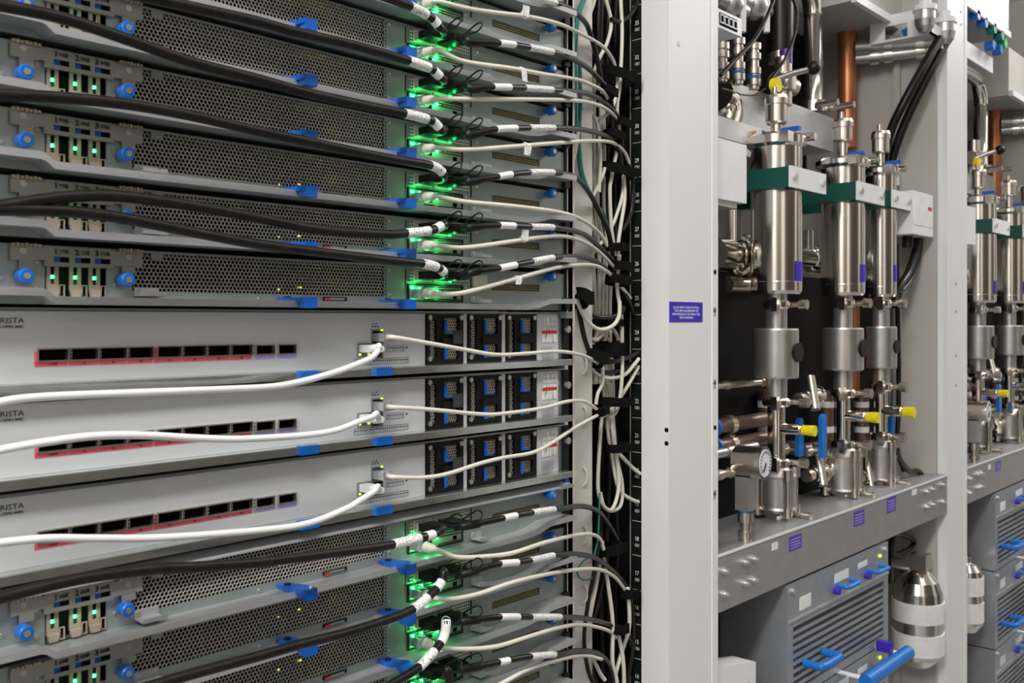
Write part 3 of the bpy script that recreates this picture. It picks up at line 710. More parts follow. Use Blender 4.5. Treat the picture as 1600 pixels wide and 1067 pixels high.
for k in range(3):
    zb_ = Z1 - .066 * k
    px_ = (rj[0] + rj[1]) / 2; z = zb_ + .0290
    t = thing('network_cable', 'thicker white cable running left from the jack of the %s switch' % WHICH[k], 'cable', (px_, 0, z), 'white cables running left')
    MB().box((px_ - .0058, -.016, z - .0035), (px_ + .0058, .006, z + .0035)).build('plug', 'white_sheath', t)
    MB().tube([Vector((px_, -.016 - .003 * j, z)) for j in range(5)], [.0044, .0046, .0042, .0036, .0032], 10).build('boot', 'white_sheath', t)
    pa = path_of([Vector((px_, -.024, z))] + ramp(SWL[k], [(-60, -.06), (300, -.05), (560, -.042), (592, -.034)]))
    MB().tube([q for q, _ in pa], .0029, 8).build('sheath', 'white_sheath', t)
    px_ = (st[0] + st[1]) / 2; z = zb_ + .0395
    t = thing('network_cable', 'thin white cable curving right from the clear plug in the %s switch' % WHICH[k], 'cable', (px_, 0, z), 'white cables curving right from the switches')
    MB().box((px_ - .0055, -.018, z - .0040), (px_ + .0055, .006, z + .0040)).build('plug', 'plug_clear', t)
    MB().tube([Vector((px_, -.016 - .003 * j, z)) for j in range(5)], [.0040, .0038, .0034, .0030, .0026], 10).build('boot', 'plug_clear', t)
    pa = path_of([Vector((px_, -.016, z)), Vector((px_, -.028, z))] + ramp(SWR[k][1:], [(600, -.03), (700, -.03), (800, -.026), (880, -.012), (925, .02), (960, .04)]))
    MB().tube([q for q, _ in pa], .0022, 8).build('sheath', 'white_cable', t)
# loose white cables of the vertical bundle
V = [
 ('at the top of the bundle, crossing behind the first strap', [(946, -20), (947, 0), (955, 34), (949, 66), (936, 92), (925, 120)], .055, .0026),
 ('hanging straight down through the upper straps beside the number strip', [(970, -20), (970, 0), (972, 52), (970, 110), (968, 136), (964, 170), (967, 200), (966, 223), (962, 244), (955, 280), (953, 300), (955, 352), (959, 385), (960, 400)], .050, .0026),
 ('looping back to the left below the top strap', [(965, 120), (964, 134), (959, 163), (946, 181), (930, 184), (917, 170), (909, 155), (905, 130)], .046, .0024),
 ('bowing left near the top of the channel', [(930, -10), (926, 10), (909, 52), (899, 76), (903, 100), (907, 123), (917, 163), (933, 194), (938, 240), (936, 300)], .042, .0026),
 ('second one bowing left near the top', [(922, -5), (918, 20), (900, 60), (896, 90), (902, 140), (912, 190), (916, 260), (914, 320)], .046, .0026),
 ('leaving the middle strap towards the lower left', [(974, 262), (974, 278), (972, 307), (962, 340), (955, 356)], .050, .0024),
 ('in front of the strip between the middle straps', [(976, 262), (975, 278), (976, 312), (970, 352), (966, 380), (966, 400)], .047, .0026),
 ('forming the long loop left of the bundle', [(905, 200), (898, 240), (894, 260), (890, 339), (888, 404), (898, 457), (907, 483), (920, 504), (938, 515), (957, 509), (967, 494), (968, 470)], .020, .0026),
 ('slanting left above the middle of the rack', [(945, 262), (940, 278), (922, 315), (904, 341), (894, 370)], .044, .0024),
 ('slanting left below the middle strap', [(944, 372), (941, 378), (922, 402), (896, 444), (890, 460)], .040, .0024),
 ('dropping from the middle straps to the lower strap', [(968, 398), (966, 420), (964, 449), (971, 496), (972, 540), (972, 586), (968, 625), (962, 644), (952, 652)], .040, .0026),
 ('curving in from the right beside the top switch', [(998, 560), (993, 567), (975, 586), (949, 591), (930, 583), (922, 570)], .046, .0026),
 ('slanting in from the right beside the middle switch', [(998, 572), (992, 583), (975, 612), (955, 640), (943, 650), (936, 650)], .050, .0026),
 ('bowed short one beside the middle switch', [(930, 560), (940, 570), (942, 585), (941, 600), (934, 615), (931, 632)], .032, .0024),
 ('running down and out to the right below the switches', [(949, 640), (950, 677), (957, 717), (964, 756), (974, 772), (991, 782), (1000, 784)], .050, .0026),
 ('hanging as the large loop below the lower strap', [(954, 640), (959, 690), (967, 743), (964, 777), (954, 797), (940, 785), (934, 756), (938, 677), (940, 654), (938, 640)], .044, .0026),
 ('hanging as the second loop below the lower strap', [(957, 640), (962, 704), (972, 756), (970, 788), (957, 798), (944, 792), (938, 770)], .048, .0026),
 ('slanting right from the lower strap', [(963, 700), (967, 708), (980, 722), (991, 733), (1000, 740)], .046, .0026),
 ('dropping straight from the strap under the bottom switch', [(941, 845), (941, 860), (948, 901), (957, 968), (957, 1033), (963, 1060), (966, 1085)], .040, .0028),
 ('bowed right near the bottom of the bundle', [(981, 918), (982, 931), (983, 979), (972, 1017), (961, 1057), (958, 1085)], .046, .0028),
 ('slanting right at the bottom of the bundle', [(962, 985), (967, 995), (974, 1036), (975, 1085)], .042, .0028),
 ('bowed left at the bottom of the bundle', [(937, 880), (930, 920), (921, 968), (920, 1009), (936, 1049), (945, 1062)], .036, .0028),
 ('knotted with others above the strap beside the top switch', [(912, 505), (918, 522), (930, 532), (944, 520), (955, 512), (965, 528), (962, 545)], .050, .0026),
 ('second knotted one above the strap beside the top switch', [(925, 540), (935, 520), (950, 530), (960, 540), (950, 555)], .052, .0026),
]
for lab, xy, Y, r in V:
    W = [at(x, y, Y) for x, y in xy]
    o = MB().tube(catmull(W, 6), r, 8).build('loose_cable', 'white_cable')
    tag(o, 'white cable ' + lab, 'cable', 'white cables of the vertical bundle')
for k in range(9):                               # straight cables tucked in behind
    x = 905 + 5.2 * k
    pts = [at(x + random.uniform(-3, 3) + (8 if j > 3 else 0), y, .075 + random.uniform(-.006, .006)) for j, y in enumerate((110, 180, 250, 330, 400, 470, 540, 600))]
    o = MB().tube(catmull(pts, 5), .0027, 8).build('loose_cable', 'white_cable')
    tag(o, 'pale cable hanging straight at the back of the upper bundle', 'cable', 'pale cables at the back of the bundle')
for k in range(5):
    pts = [at(x, y, .07 + .004 * k) for x, y in ((945 + 3 * k, 560), (942 + 4 * k, 600), (946 + 3 * k, 640), (948 + 2 * k, 670))]
    o = MB().tube(catmull(pts, 5), .0026, 8).build('loose_cable', 'white_cable')
    tag(o, 'pale cable in the short tuft beside the middle switch', 'cable', 'pale cables beside the middle switch')
for k in range(12):
    x = 938 + 4.4 * k
    pts = [at(x + random.uniform(-4, 4), y, .085 + .02 * (k % 3) + random.uniform(-.006, .006)) for y in range(-30, 1120, 80)]
    o = MB().tube(catmull(pts, 4), .0042, 8).build('trunk_cable', 'black_cable')
    tag(o, 'black cable running the whole height at the back of the bundle', 'cable', 'black trunk cables')
for lab, xy, Y in (('looping under the strap left of the bundle', [(903, 470), (906, 491), (912, 523), (920, 548), (926, 560)], .028),
                   ('hooking right above the strap beside the top switch', [(908, 474), (915, 483), (930, 494), (949, 496), (967, 491), (975, 480)], .036),
                   ('curving right beside the top switch', [(925, 560), (945, 566), (970, 562), (992, 553), (1000, 549)], .050),
                   ('sagging right beside the top switch', [(925, 572), (945, 582), (970, 578), (990, 566)], .056),
                   ('arching at the top right of the bundle', [(955, 30), (968, 34), (982, 26), (993, 12), (998, 0)], .052),
                   ('bowing right between the middle straps', [(988, 270), (989, 300), (985, 335), (972, 360)], .050),
                   ('bowed left in front of the lower bundle', [(938, 830), (930, 880), (917, 950), (912, 1000), (918, 1045), (930, 1075)], .030),
                   ('second one bowed left in the lower bundle', [(946, 890), (935, 940), (920, 1000), (925, 1050), (940, 1085)], .046),
                   ('bowed right in the lower bundle', [(985, 935), (990, 980), (986, 1030), (975, 1085)], .052)):
    o = MB().tube(catmull([at(x, y, Y) for x, y in xy], 6), .0032, 8).build('loose_cable', 'black_cable')
    tag(o, 'black cable ' + lab, 'cable', 'black loose cables of the bundle')
for lab, xy, r in (('wide teal cable along the upper channel panel', [(914, -5), (903, 25), (899, 60), (898, 120), (899, 180), (905, 240), (910, 275)], .0034),
                   ('narrow teal cable beside the wide teal one', [(906, 100), (907, 160), (905, 220), (909, 275)], .0024),
                   ('thin teal cable behind the strap under the bottom switch', [(937, 770), (936, 800), (934, 842), (928, 869)], .0012),
                   ('thin teal wire loop on the lower channel panel', [(930, 868), (920, 871), (908, 880), (902, 894), (908, 904), (918, 906), (926, 902)], .0011)):
    W = [at(x, y, .026) for x, y in xy]
    if xy[-1][1] == 275: W += [at(926, 312, .035), at(946, 345, .07), at(950, 390, .085)]
    o = MB().tube(catmull(W, 6), r, 8).build('teal_cable', 'teal'); tag(o, lab, 'cable')
def strap(x, y, w_, h_, Y, tilt, lab):
    c_ = at(x, y, Y); s_ = mpp(x, Y); a, b = w_ * s_ * .72, .016
    out = []
    poly = [(a * math.cos(2 * math.pi * k / 20), b * math.sin(2 * math.pi * k / 20)) for k in range(20)]
    inn = [(p[0] * .86, p[1] * .8) for p in poly]
    hz = h_ * s_ / 2; mb = MB(); v = []
    ct, sn = math.cos(math.radians(tilt)), math.sin(math.radians(tilt))
    for ring in (poly, inn):
        for z in (-hz, hz): v += [c_ + Vector((p[0] * ct - z * sn, p[1], p[0] * sn + z * ct)) for p in ring]
    n = 20; f = []
    for k in range(n):
        j = (k + 1) % n
        f += [(k, j, n + j, n + k), (2 * n + j, 2 * n + k, 3 * n + k, 3 * n + j), (n + k, n + j, 3 * n + j, 3 * n + k), (j, k, 2 * n + k, 2 * n + j)]
    mb.add(v, f, False)
    p = c_ + Vector((a * .7, -b * .8, 0)); mb.cbox(p, (a * .7, .002, hz * 1.9))
    tag(mb.build('cable_strap', 'strap'), lab, 'strap', 'black cable straps')
for x, y, w_, h_, Y, ti, lab in (
    (965, 119, 56, 15, .050, -4, 'wide black strap around the bundle, highest of all'),
    (946, 146, 16, 14, .035, -35, 'small tilted black strap just below the highest strap'),
    (966, 194, 16, 13, .045, -20, 'small black strap third from the top of the bundle'),
    (956, 214, 20, 13, .048, -30, 'small black strap fourth from the top of the bundle'),
    (962, 267, 54, 15, .050, -5, 'wide black strap at the height of the mark twenty nine'),
    (958, 386, 26, 13, .040, 6, 'black strap at the height of the mark twenty seven'),
    (968, 417, 24, 14, .040, -8, 'black strap above the mark twenty six'),
    (964, 438, 26, 14, .038, -10, 'black strap below the mark twenty six'),
    (906, 466, 20, 22, .020, -40, 'black strap on the long loop left of the bundle'),
    (946, 504, 36, 12, .050, 0, 'black strap above the knotted white cables'),
    (944, 546, 46, 22, .046, 5, 'bulky black strap wrapped beside the top switch'),
    (928, 560, 22, 18, .026, -35, 'black strap holding the top switch cable'),
    (957, 628, 50, 14, .042, -5, 'wide black strap beside the middle switch'),
    (931, 640, 18, 14, .032, 30, 'frayed black strap holding the middle and bottom switch cables'),
    (962, 699, 30, 13, .044, 0, 'black strap around the hanging white loops'),
    (948, 857, 44, 15, .044, 0, 'wide black strap just below the bottom switch'),
    (980, 927, 16, 14, .050, -10, 'black strap right of the bundle near the mark seventeen'),
    (960, 982, 24, 16, .046, -20, 'black strap lowest on the bundle')):
    strap(x, y, w_, h_, Y, ti, lab)
# ------------------------------------------------------------------ cooling cabinet (built once, then copied)
CAB = []                                         # (object, label with %s for the cabinet)
PERIOD = XQ0 - XP0
def cab(name, label, cat, loc, group=None):
    t = thing(name, label, cat, loc, group); CAB.append(t); return t
X0, X1 = XP1 + .001, XQ0 - .001
BZ0_ = ZC - .426
cb = cab('cooling_cabinet', 'tall beige cabinet full of steel pipework', 'cabinet', (X0, .2, 0))
MB().box((X0, .30, .05), (X1, .32, 2.28)).build('back_panel', 'cab_beige', cb)
MB().box((X1 - .012, .02, .05), (X1, .30, 2.28)).build('side_wall', 'cab_beige', cb)
MB().box((X1 - .024, .095, .05), (X1 - .012, .11, 2.28)).build('wall_fold', 'cab_beige', cb)
MB().box((X0, .02, .05), (X0 + .003, .30, 2.28)).build('side_wall', 'cab_beige', cb)
MB().box((X0, .132, BZ0_), (X1 - .016, .14, ZC + .085)).build('black_panel', 'cab_black', cb)
MB().box((X0, .0, .02), (X1, .32, .05)).build('base', 'cab_beige', cb)
MB().box((X0 + .003, .282, ZC + .30), (X1 - .10, .298, 2.2)).build('upper_black_panel', 'cab_black', cb)
zUc = at(1390, 30, .085).z
# front beam
BZ0, BZ1 = ZC - .426, ZC - .343
bm = cab('support_beam', 'grey sheet metal beam carrying the steel columns', 'beam', (X0, 0, BZ0))
MB().box((X0, .0, BZ0), (X1, .003, BZ1)).box((X0, .003, BZ1 - .003), (X1, .13, BZ1)).box((X0, .0, BZ0 - .002), (X1, .03, BZ0)).build('folded_plate', 'beam', bm)
MB().box((X0, -.0012, BZ1 - .0035), (X1, .0004, BZ1 + .0006)).build('bright_edge', 'cab_white', bm)
for x, y in ((1162, 878), (1176, 873), (1162, 911), (1176, 906), (1130, 892), (1130, 928), (1446, 768), (1455, 764), (1446, 792), (1455, 788), (1471, 757), (1471, 784)):
    q = at(x, y, 0); MB().cyl(q, q + Vector((0, -.004, 0)), .0062, 6).cyl(q + Vector((0, -.004, 0)), q + Vector((0, -.010, 0)), .0034, 10).build('bolt', 'screw', bm)
for x0, x1, y in ((1233, 1252, 847), (1334, 1350, 809), (1386, 1399.5, 788)):
    a = at(x0, y, 0); b = at(x1, y, 0); zc = (at((x0 + x1) / 2, y, 0)).z; h = 11.5 * mpp((x0 + x1) / 2)
    lb_ = MB().box((a.x, -.0006, zc - h), (b.x, 0, zc + h)).build('violet_label', 'purple', bm)
    g = MB()
    for j in range(4): g.box((a.x + .004, -.0008, zc + h * (.55 - .38 * j)), (b.x - .004 - .004 * (j % 2), -.0006, zc + h * (.42 - .38 * j)))
    g.build('label_lines', 'violet_print', lb_)
for x0, x1, y in ((1206, 1215, 855), (1425, 1432, 770)):
    a = at(x0, y, 0); b = at(x1, y, 0); MB().box((a.x, -.0006, a.z - .006), (b.x, 0, a.z + .006)).build('white_tag', 'sticker', bm)
# steel columns
def clamp(t, c_, z, r, h, wing=True, nm_='clamp'):
    o = MB().lathe((c_[0], c_[1], 0), [(r * .7, z - h * .5), (r * .9, z - h * .5), (r, z - h * .3), (r, z + h * .3), (r * .9, z + h * .5), (r * .7, z + h * .5)], 24)
    o.cbox((c_[0] - r * 1.15, c_[1] - r * .5, z), (r * .5, r * .5, h * 1.6))
    o = o.build(nm_, 'steel', t)
    if wing:
        w_ = MB().cyl((c_[0] + r * .8, c_[1] - r * .6, z), (c_[0] + r * .8, c_[1] - r * 1.5, z), h * .36, 10).cyl((c_[0] + r * .8, c_[1] - r * 1.5, z), (c_[0] + r * .8, c_[1] - r * 2.1, z), h * .6, 10)
        w_.build('wing_nut', 'nickel', o)
def column(x, Y, D, lab):
    c_ = at(x, 500, Y); s_ = mpp(x, Y); Z = lambda y: ZC + (500 - y) * s_; R = lambda p: p * s_
    t = cab('coolant_column', lab, 'pipe column', (c_.x, Y, BZ1), 'steel coolant columns')
    ax = (c_.x, c_.y, 0); y = D['y']
    # air vent, neck
    r = R(D['rv']); MB().lathe(ax, [(0, Z(y[1])), (r * .9, Z(y[1])), (r, Z(y[1]) + .003), (r, Z(y[0]) - .017), (r * 1.12, Z(y[0]) - .016), (r * 1.12, Z(y[0]) - .006), (r, Z(y[0])), (0, Z(y[0]) + .002)]) \
        .build('air_vent', 'nickel', t)
    MB().cyl((ax[0] - .006, ax[1], Z(y[0])), (ax[0] - .006, ax[1], Z(y[0]) + .014), .0045, 12).build('vent_nipple', 'nickel', t)
    MB().cyl((ax[0], ax[1], Z(y[2])), (ax[0], ax[1], Z(y[1])), R(D['rn']), 16).build('vent_neck', 'nickel', t)
    v_ = MB().cbox((ax[0] + .012, ax[1] - .020, Z(y[2]) + .010), (.010, .036, .007)).build('vent_lever', 'blue', t)
    # lid and canister
    rf = R(D['rf']); rc = R(D['rc'])
    MB().lathe(ax, [(0, Z(y[2])), (rf * .86, Z(y[2])), (rf, Z(y[2]) - .005), (rf, Z(y[3]) + .005), (rf * .9, Z(y[3])), (rc, Z(y[3]))][::-1], 36).build('lid_flange', 'steel', t)
    MB().cbox((ax[0] - rf * .75, ax[1] - rf * .75, (Z(y[2]) + Z(y[3])) / 2), (.020, .016, .018)).cyl((ax[0] + rf * .6, ax[1] - rf * .75, Z(y[2]) - .004), (ax[0] + rf * .6, ax[1] - rf * 1.15, Z(y[2]) - .004), .007, 12).build('lid_latch', 'steel', t)
    MB().lathe(ax, [(0, Z(y[4])), (rc * .92, Z(y[4])), (rc, Z(y[4]) + .006), (rc, Z(y[4]) + .018), (rc * 1.006, Z(y[4]) + .019), (rc * 1.006, Z(y[4]) + .021), (rc, Z(y[4]) + .022), (rc, Z(y[3]))], 40).build('canister', 'steel', t)
    q = Vector((ax[0], ax[1] - rc - .0004, Z(D['lab'])))
    lb2 = MB()
    for k in range(6):
        a0, a1 = (math.radians(-108 + 6 * (k + j)) for j in (0, 1))
        pr = [(ax[0] + (rc + .0007) * math.cos(a), ax[1] + (rc + .0007) * math.sin(a)) for a in (a0, a1)]
        lb2.add([(pr[0][0], pr[0][1], q.z - .017), (pr[1][0], pr[1][1], q.z - .017), (pr[1][0], pr[1][1], q.z + .017), (pr[0][0], pr[0][1], q.z + .017)], [(0, 1, 2, 3)])
    lb2.build('canister_label', 'label_violet', t)
    # holder: green block with a white front plate
    zc = Z(D['br']); h = .017
    g0, g1 = ax[0] - rc - .010, ax[0] + rc * 1.9
    MB().box((g0, ax[1] - rc - .006, zc - h), (g0 + .02, .29, zc + h)).box((g0, ax[1] - rc - .006, zc - h), (g1, ax[1] - rc + .006, zc + h)).build('holder_arm', 'green_paint', t)
    hp = MB().box((g0, ax[1] - rc - .010, zc - h * 1.05), (g1, ax[1] - rc - .006, zc + h * 1.05)).build('holder_plate', 'cab_white', t)
    for xx in (g0 + .014, g1 - .014): MB().cyl((xx, ax[1] - rc - .010, zc), (xx, ax[1] - rc - .014, zc), .0055, 12).build('plate_bolt', 'screw', hp)
    # below the canister
    rp = R(D['rp'])
    MB().cyl((ax[0], ax[1], Z(y[6])), (ax[0], ax[1], Z(y[4])), rp, 24).build('upper_pipe', 'steel_satin', t)
    clamp(t, ax, Z(y[5]), rp * 1.25, R(13))
    rm = R(D['rm']); mt = MB().lathe(ax, [(0, Z(y[7])), (rm * .97, Z(y[7])), (rm, Z(y[7]) + .003), (rm, Z(y[6]) - .003), (rm * .97, Z(y[6])), (0, Z(y[6]))], 36).build('flow_meter', 'steel_satin', t)
    zc = (Z(y[6]) + Z(y[7])) / 2 + .002; q = Vector((ax[0] + rm * .1, ax[1] - rm * .9, zc))
    MB().cyl(q, q + Vector((0, -rm * .18, 0)), R(D['rm'] * .45), 22).build('meter_window', 'black_plastic', mt)
    g = MB()
    for j in range(6):
        a = math.radians(214 + 3 * (j % 3)); zz_ = zc - .022 + .008 * j; rr = rm + .0003
        g.cbox((ax[0] + rr * math.cos(a), ax[1] + rr * math.sin(a), zz_), (.012, .012, .0014))
    MB().cyl((ax[0], ax[1], Z(y[8])), (ax[0], ax[1], Z(y[7])), rp, 24).build('middle_pipe', 'steel_satin', t)
    clamp(t, ax, Z(y[8]), rp * 1.3, R(13))
    rl = R(D['rl']); MB().cyl((ax[0], ax[1], Z(y[9])), (ax[0], ax[1], Z(y[8])), rl, 24).build('lower_pipe', 'steel', t)
    clamp(t, ax, Z(y[9]), rp * 1.25, R(13))
    st_ = Vector((ax[0], ax[1], Z(D['cap']) + .004)); e1 = st_ + Vector((0, -rl - .030, 0)); e2 = e1 + Vector((0, -.026, 0))
    MB().cyl(st_, e1, R(9), 16).cyl(e1, e1 + Vector((0, -.006, 0)), R(6), 12).build('side_stub', 'steel', t)
    MB().cyl(e1 + Vector((0, -.004, 0)), e2, R(7.5), 16, R(8.5)).build('stub_cap', 'yellow', t)
    # valve body with tie rods
    rb = R(D['rb'])
    vb = MB().lathe(ax, [(0, Z(y[11])), (rb * .8, Z(y[11])), (rb, Z(y[11]) + .008), (rb * .93, Z(y[11]) + .012), (rb * .93, Z(y[10]) - .012), (rb, Z(y[10]) - .008), (rb * .8, Z(y[10])), (rb * .4, Z(y[9]))], 28).build('valve_body', 'steel_satin', t)
    for k in range(4):
        a = math.radians(45 + 90 * k + 12); xx, yy = ax[0] + rb * 1.08 * math.cos(a), ax[1] + rb * 1.08 * math.sin(a)
        MB().cyl((xx, yy, Z(y[11]) + .002), (xx, yy, Z(y[10]) - .002), .0045, 10).cyl((xx, yy, Z(y[10]) - .014), (xx, yy, Z(y[10]) + .004), .0085, 6).cyl((xx, yy, Z(y[11]) - .002), (xx, yy, Z(y[11]) + .014), .0085, 6).build('tie_rod', 'nickel', vb)
    zf = max(BZ1 + .001, Z(y[12]) - .02)
    MB().cyl((ax[0], ax[1], BZ1), (ax[0], ax[1], Z(y[11])), rp * 1.05, 20).build('foot_pipe', 'steel', t)
    clamp(t, ax, (BZ1 + Z(y[11])) / 2, rp * 1.4, R(10), True, 'foot_clamp')
    return t
YC = .065
column(1213, YC, dict(y=[150, 194, 212, 233, 460, 476, 513, 590, 628, 722, 734, 800, 815], rv=16.5, rn=9, rf=45, rc=39, rp=16.5, rm=34, rl=13.5, rb=31, lab=425, br=285, cap=672), 'first and largest steel column with yellow capped stub')
column(1317, YC, dict(y=[187, 222, 249, 264, 462, 474, 512, 578, 614, 694, 704, 770, 776], rv=14.5, rn=7, rf=41, rc=33, rp=14.5, rm=31, rl=11, rb=29, lab=428, br=305, cap=652), 'second steel column with yellow capped stub, the middle one')
column(1376, YC, dict(y=[206, 240, 262, 276, 464, 474, 510, 575, 604, 682, 690, 754, 760], rv=13, rn=6, rf=29, rc=23.5, rp=13, rm=24, rl=10, rb=24, lab=428, br=315, cap=644), 'third steel column with yellow capped stub, beside the side wall')
# pressure gauge
q = at(1178, 722, .0); gx, gy, gz = q.x, .0, q.z; rg = 26 * mpp(1178)
t = cab('pressure_gauge', 'round steel pressure gauge with white dial', 'gauge', (gx, .02, BZ1))
gn = Vector((.06, -1, 0)).normalized()
c0 = Vector((gx, .012, gz))
MB().cyl(c0 - gn * .016, c0 + gn * .026, rg * .94, 28).cyl(c0 + gn * .022, c0 + gn * .030, rg, 28).build('case', 'steel', t)
di = MB().cyl(c0 + gn * .0301, c0 + gn * .0306, rg * .82, 28).build('dial', 'dial', t)
mk = MB()
sd = gn.cross(Vector((0, 0, 1)))
for k in range(17):
    a = math.radians(-45 + k * 270 / 16); e = sd * math.cos(a) + Vector((0, 0, 1)) * math.sin(a)
    mk.tube([c0 + gn * .031 + e * rg * .6, c0 + gn * .031 + e * rg * .74], .0007, 4)
mk.build('scale_marks', 'ink', di)
MB().tube([c0 + gn * .0315, c0 + gn * .0315 + (sd * .5 + Vector((0, 0, -.8))) * rg * .6], .0011, 5).build('needle', 'ink', di)
MB().box((gx - .012, .002, gz - .075), (gx + .012, .026, gz - rg * .9)).build('valve_block', 'steel_satin', t)
MB().cyl((gx, .014, BZ1), (gx, .014, gz - .07), .0085, 14).cyl((gx, .014, BZ1 + .03), (gx, .014, BZ1 + .045), .0125, 14).cyl((gx, .014, BZ1 + .005), (gx, .014, BZ1 + .016), .0125, 6).build('stem', 'nickel', t)
MB().cyl((gx, .014, BZ1 + .046), (gx, .014, BZ1 + .052), .0115, 14).build('stem_ring', 'handle_blue', t)
# valves with blue levers
for x, y0, y1, Y, lab in ((1243, 652, 712, .10, 'left blue lever valve, behind the first column'), (1279, 646, 714, .075, 'tall blue lever valve between the first two columns'), (1388, 631, 676, .10, 'small blue lever valve beside the third column')):
    a = at(x, y1, Y); b = at(x, y0, Y); w_ = 8 * mpp(x, Y)
    t = cab('lever_valve', lab, 'valve', (a.x, Y, a.z), 'blue lever valves')
    MB().prism([(a.x - w_, a.z), (a.x + w_, a.z), (a.x + w_, b.z - w_), (a.x + w_ * .7, b.z - w_ * .3), (a.x, b.z), (a.x - w_ * .7, b.z - w_ * .3), (a.x - w_, b.z - w_)], 'y', Y - .012, Y - .004).build('lever', 'handle_blue', t)
    MB().cyl((a.x, Y - .004, a.z + .012), (a.x, .13, a.z + .012), .012, 14).cyl((a.x - .03, Y + .02, a.z + .012), (a.x + .03, Y + .02, a.z + .012), .014, 14).build('valve_body', 'nickel', t)
# thin pipes entering from the left
for x1, y, Y, r, m_, lab in ((1194, 655, .105, .013, 'brown_pipe', 'upper brown pipe with steel couplings left of the first column'), (1194, 684, .095, .012, 'brown_pipe', 'lower brown pipe with steel couplings left of the first column'),
                         (1190, 597, .11, .006, 'nickel', 'thin pipe with brass end left of the first column'), (1172, 731, .03, .006, 'nickel', 'short thin pipe behind the pressure gauge'),
                         (1180, 697, .07, .008, 'steel_satin', 'thin steel pipe above the pressure gauge')):
    b = at(x1, y, Y); a = Vector((X0 + .003, Y, b.z))
    t = cab('coolant_pipe', lab, 'pipe', (a.x, Y, a.z), 'thin coolant pipes')
    MB().cyl(a, b, r, 16).build('tube', m_, t)
    for f_ in (.35, .62):
        p = a.lerp(b, f_); MB().cyl(p - Vector((.008, 0, 0)), p + Vector((.008, 0, 0)), r * 1.35, 16).build('coupling', 'nickel', t)
    if r > .01: MB().cyl(a.lerp(b, .48) - Vector((.004, 0, 0)), a.lerp(b, .48) + Vector((.004, 0, 0)), r * 1.25, 16).build('coupling_ring', 'handle_blue', t)
    if y == 597: MB().sphere(b, .009).build('end_fitting', 'brass_cap', t)
# white cover boxes, manifold
a, b = at(1122, 314, .01), at(1166.5, 227, .01)
t = cab('cover_box', 'plain white cover box left of the first column', 'box', (a.x, .01, ZC + .19))
zt_, zb2 = b.z, at(1166.5, 318, .01).z
MB().box((X0 + .003, .01, zb2), (b.x, .12, zt_)).build('cover', 'cab_white', t)
MB().box((X0 + .003, .02, zb2 - .008), (b.x - .012, .11, zb2)).build('hanger', 'screw', t)
a, b = at(1181, 225, .12), at(1205, 197, .12)
t = cab('small_box', 'small beige box with a key switch behind the cover box', 'box', (a.x, .12, a.z))
MB().box((X0 + .003, .112, at(1190, 232, .112).z), (at(1190, 210, .112).x, .134, at(1190, 201, .112).z)).build('case', 'cab_white', t)
q = at(1171, 212, .112); MB().cyl(q, q + Vector((0, -.006, 0)), .008, 14).build('key_switch', 'nickel', t)
MB().cbox(q + Vector((0, -.009, 0)), (.003, .008, .014)).build('key', 'brass_cap', t)
zt_ = at(1146, 128, .135).z; zb2 = at(1146, 190, .135).z
t = cab('manifold_box', 'long bright sheet metal manifold box behind the columns', 'manifold', (at(1146, 190, .135).x, .135, zb2))
MB().box((at(1144, 190, .135).x, .135, zb2), (at(1302, 190, .135).x, .27, zt_)).build('case', 'galvanized', t)
MB().box((at(1172, 190, .10).x, .15, zb2 - .05), (at(1270, 190, .10).x, .25, zb2)).build('lower_case', 'steel_satin', t)
t = cab('elbow_pipe', 'shiny steel elbow pipe left of the manifold box', 'pipe', at(1130, 175, .16), )
MB().tube(catmull([at(1122, 150, .16), at(1132, 160, .16), at(1134, 180, .16), at(1128, 198, .16)], 5), .03, 16).build('elbow', 'steel', t)
# dark bright-ringed pump fittings under the cover box and between the columns
for x, y, Y, rr, lab in ((1150, 400, .14, .040, 'shiny rounded steel fittings under the white cover box'), (1268, 405, .18, .030, 'shiny rounded steel fittings between the first two columns')):
    q = at(x, y, Y)
    t = cab('pump_fitting', lab, 'pipe fitting', q)
    MB().sphere(q, rr, 18, 10, (1, .8, 1)).cyl(q + Vector((-.08, 0, 0)), q + Vector((.08, 0, 0)), rr * .72, 18).build('housing', 'steel', t)
    MB().cyl(q + Vector((-.015, 0, rr * .5)), q + Vector((-.015, 0, rr * 2)), rr * .45, 14).build('neck', 'steel', t)
    MB().cyl(q + Vector((.02, 0, 0)), q + Vector((.035, 0, 0)), rr * 1.05, 20).build('ring', 'nickel', t)
    MB().cyl(q + Vector((-.05, -.01, -rr * 1.3)), q + Vector((.05, -.01, -rr * 1.3)), rr * .35, 14).build('lower_union', 'nickel', t)
# tall pipes
def vpipe(name, lab, x, y1, Y, r, m_, top=ZC + 1.0, cat='pipe'):
    q = at(x, y1, Y); t = cab(name, lab, cat, q)
    MB().cyl(q, (q.x, q.y, top), r, 24).build('tube', m_, t)
    return t, q
t, q = vpipe('copper_pipe', 'upright copper pipe before the beige wall', 1324, 232, .195, 14.5 * mpp(1324, .195), 'copper', zUc)
q = at(1270, 168, .16); r = 15 * mpp(1270, .16)
t = cab('steel_pipe', 'upright polished steel pipe bending over at its top', 'pipe', q)
e = at(1270, 26, .16)
MB().tube([q, e] + catmull([e, e + Vector((-.006, 0, .03)), e + Vector((-.03, 0, .06)), e + Vector((-.08, 0, .07)), e + Vector((-.2, 0, .07))], 5), r, 22).build('tube', 'steel', t)
MB().cyl(q - Vector((0, 0, .012)), q + Vector((0, 0, .010)), r * 1.5, 24).build('pipe_flange', 'steel', t)
MB().cyl(q + Vector((r, -r, -.002)), q + Vector((r, -r - .06, -.002)), .007, 12).build('flange_bolt', 'nickel', t)
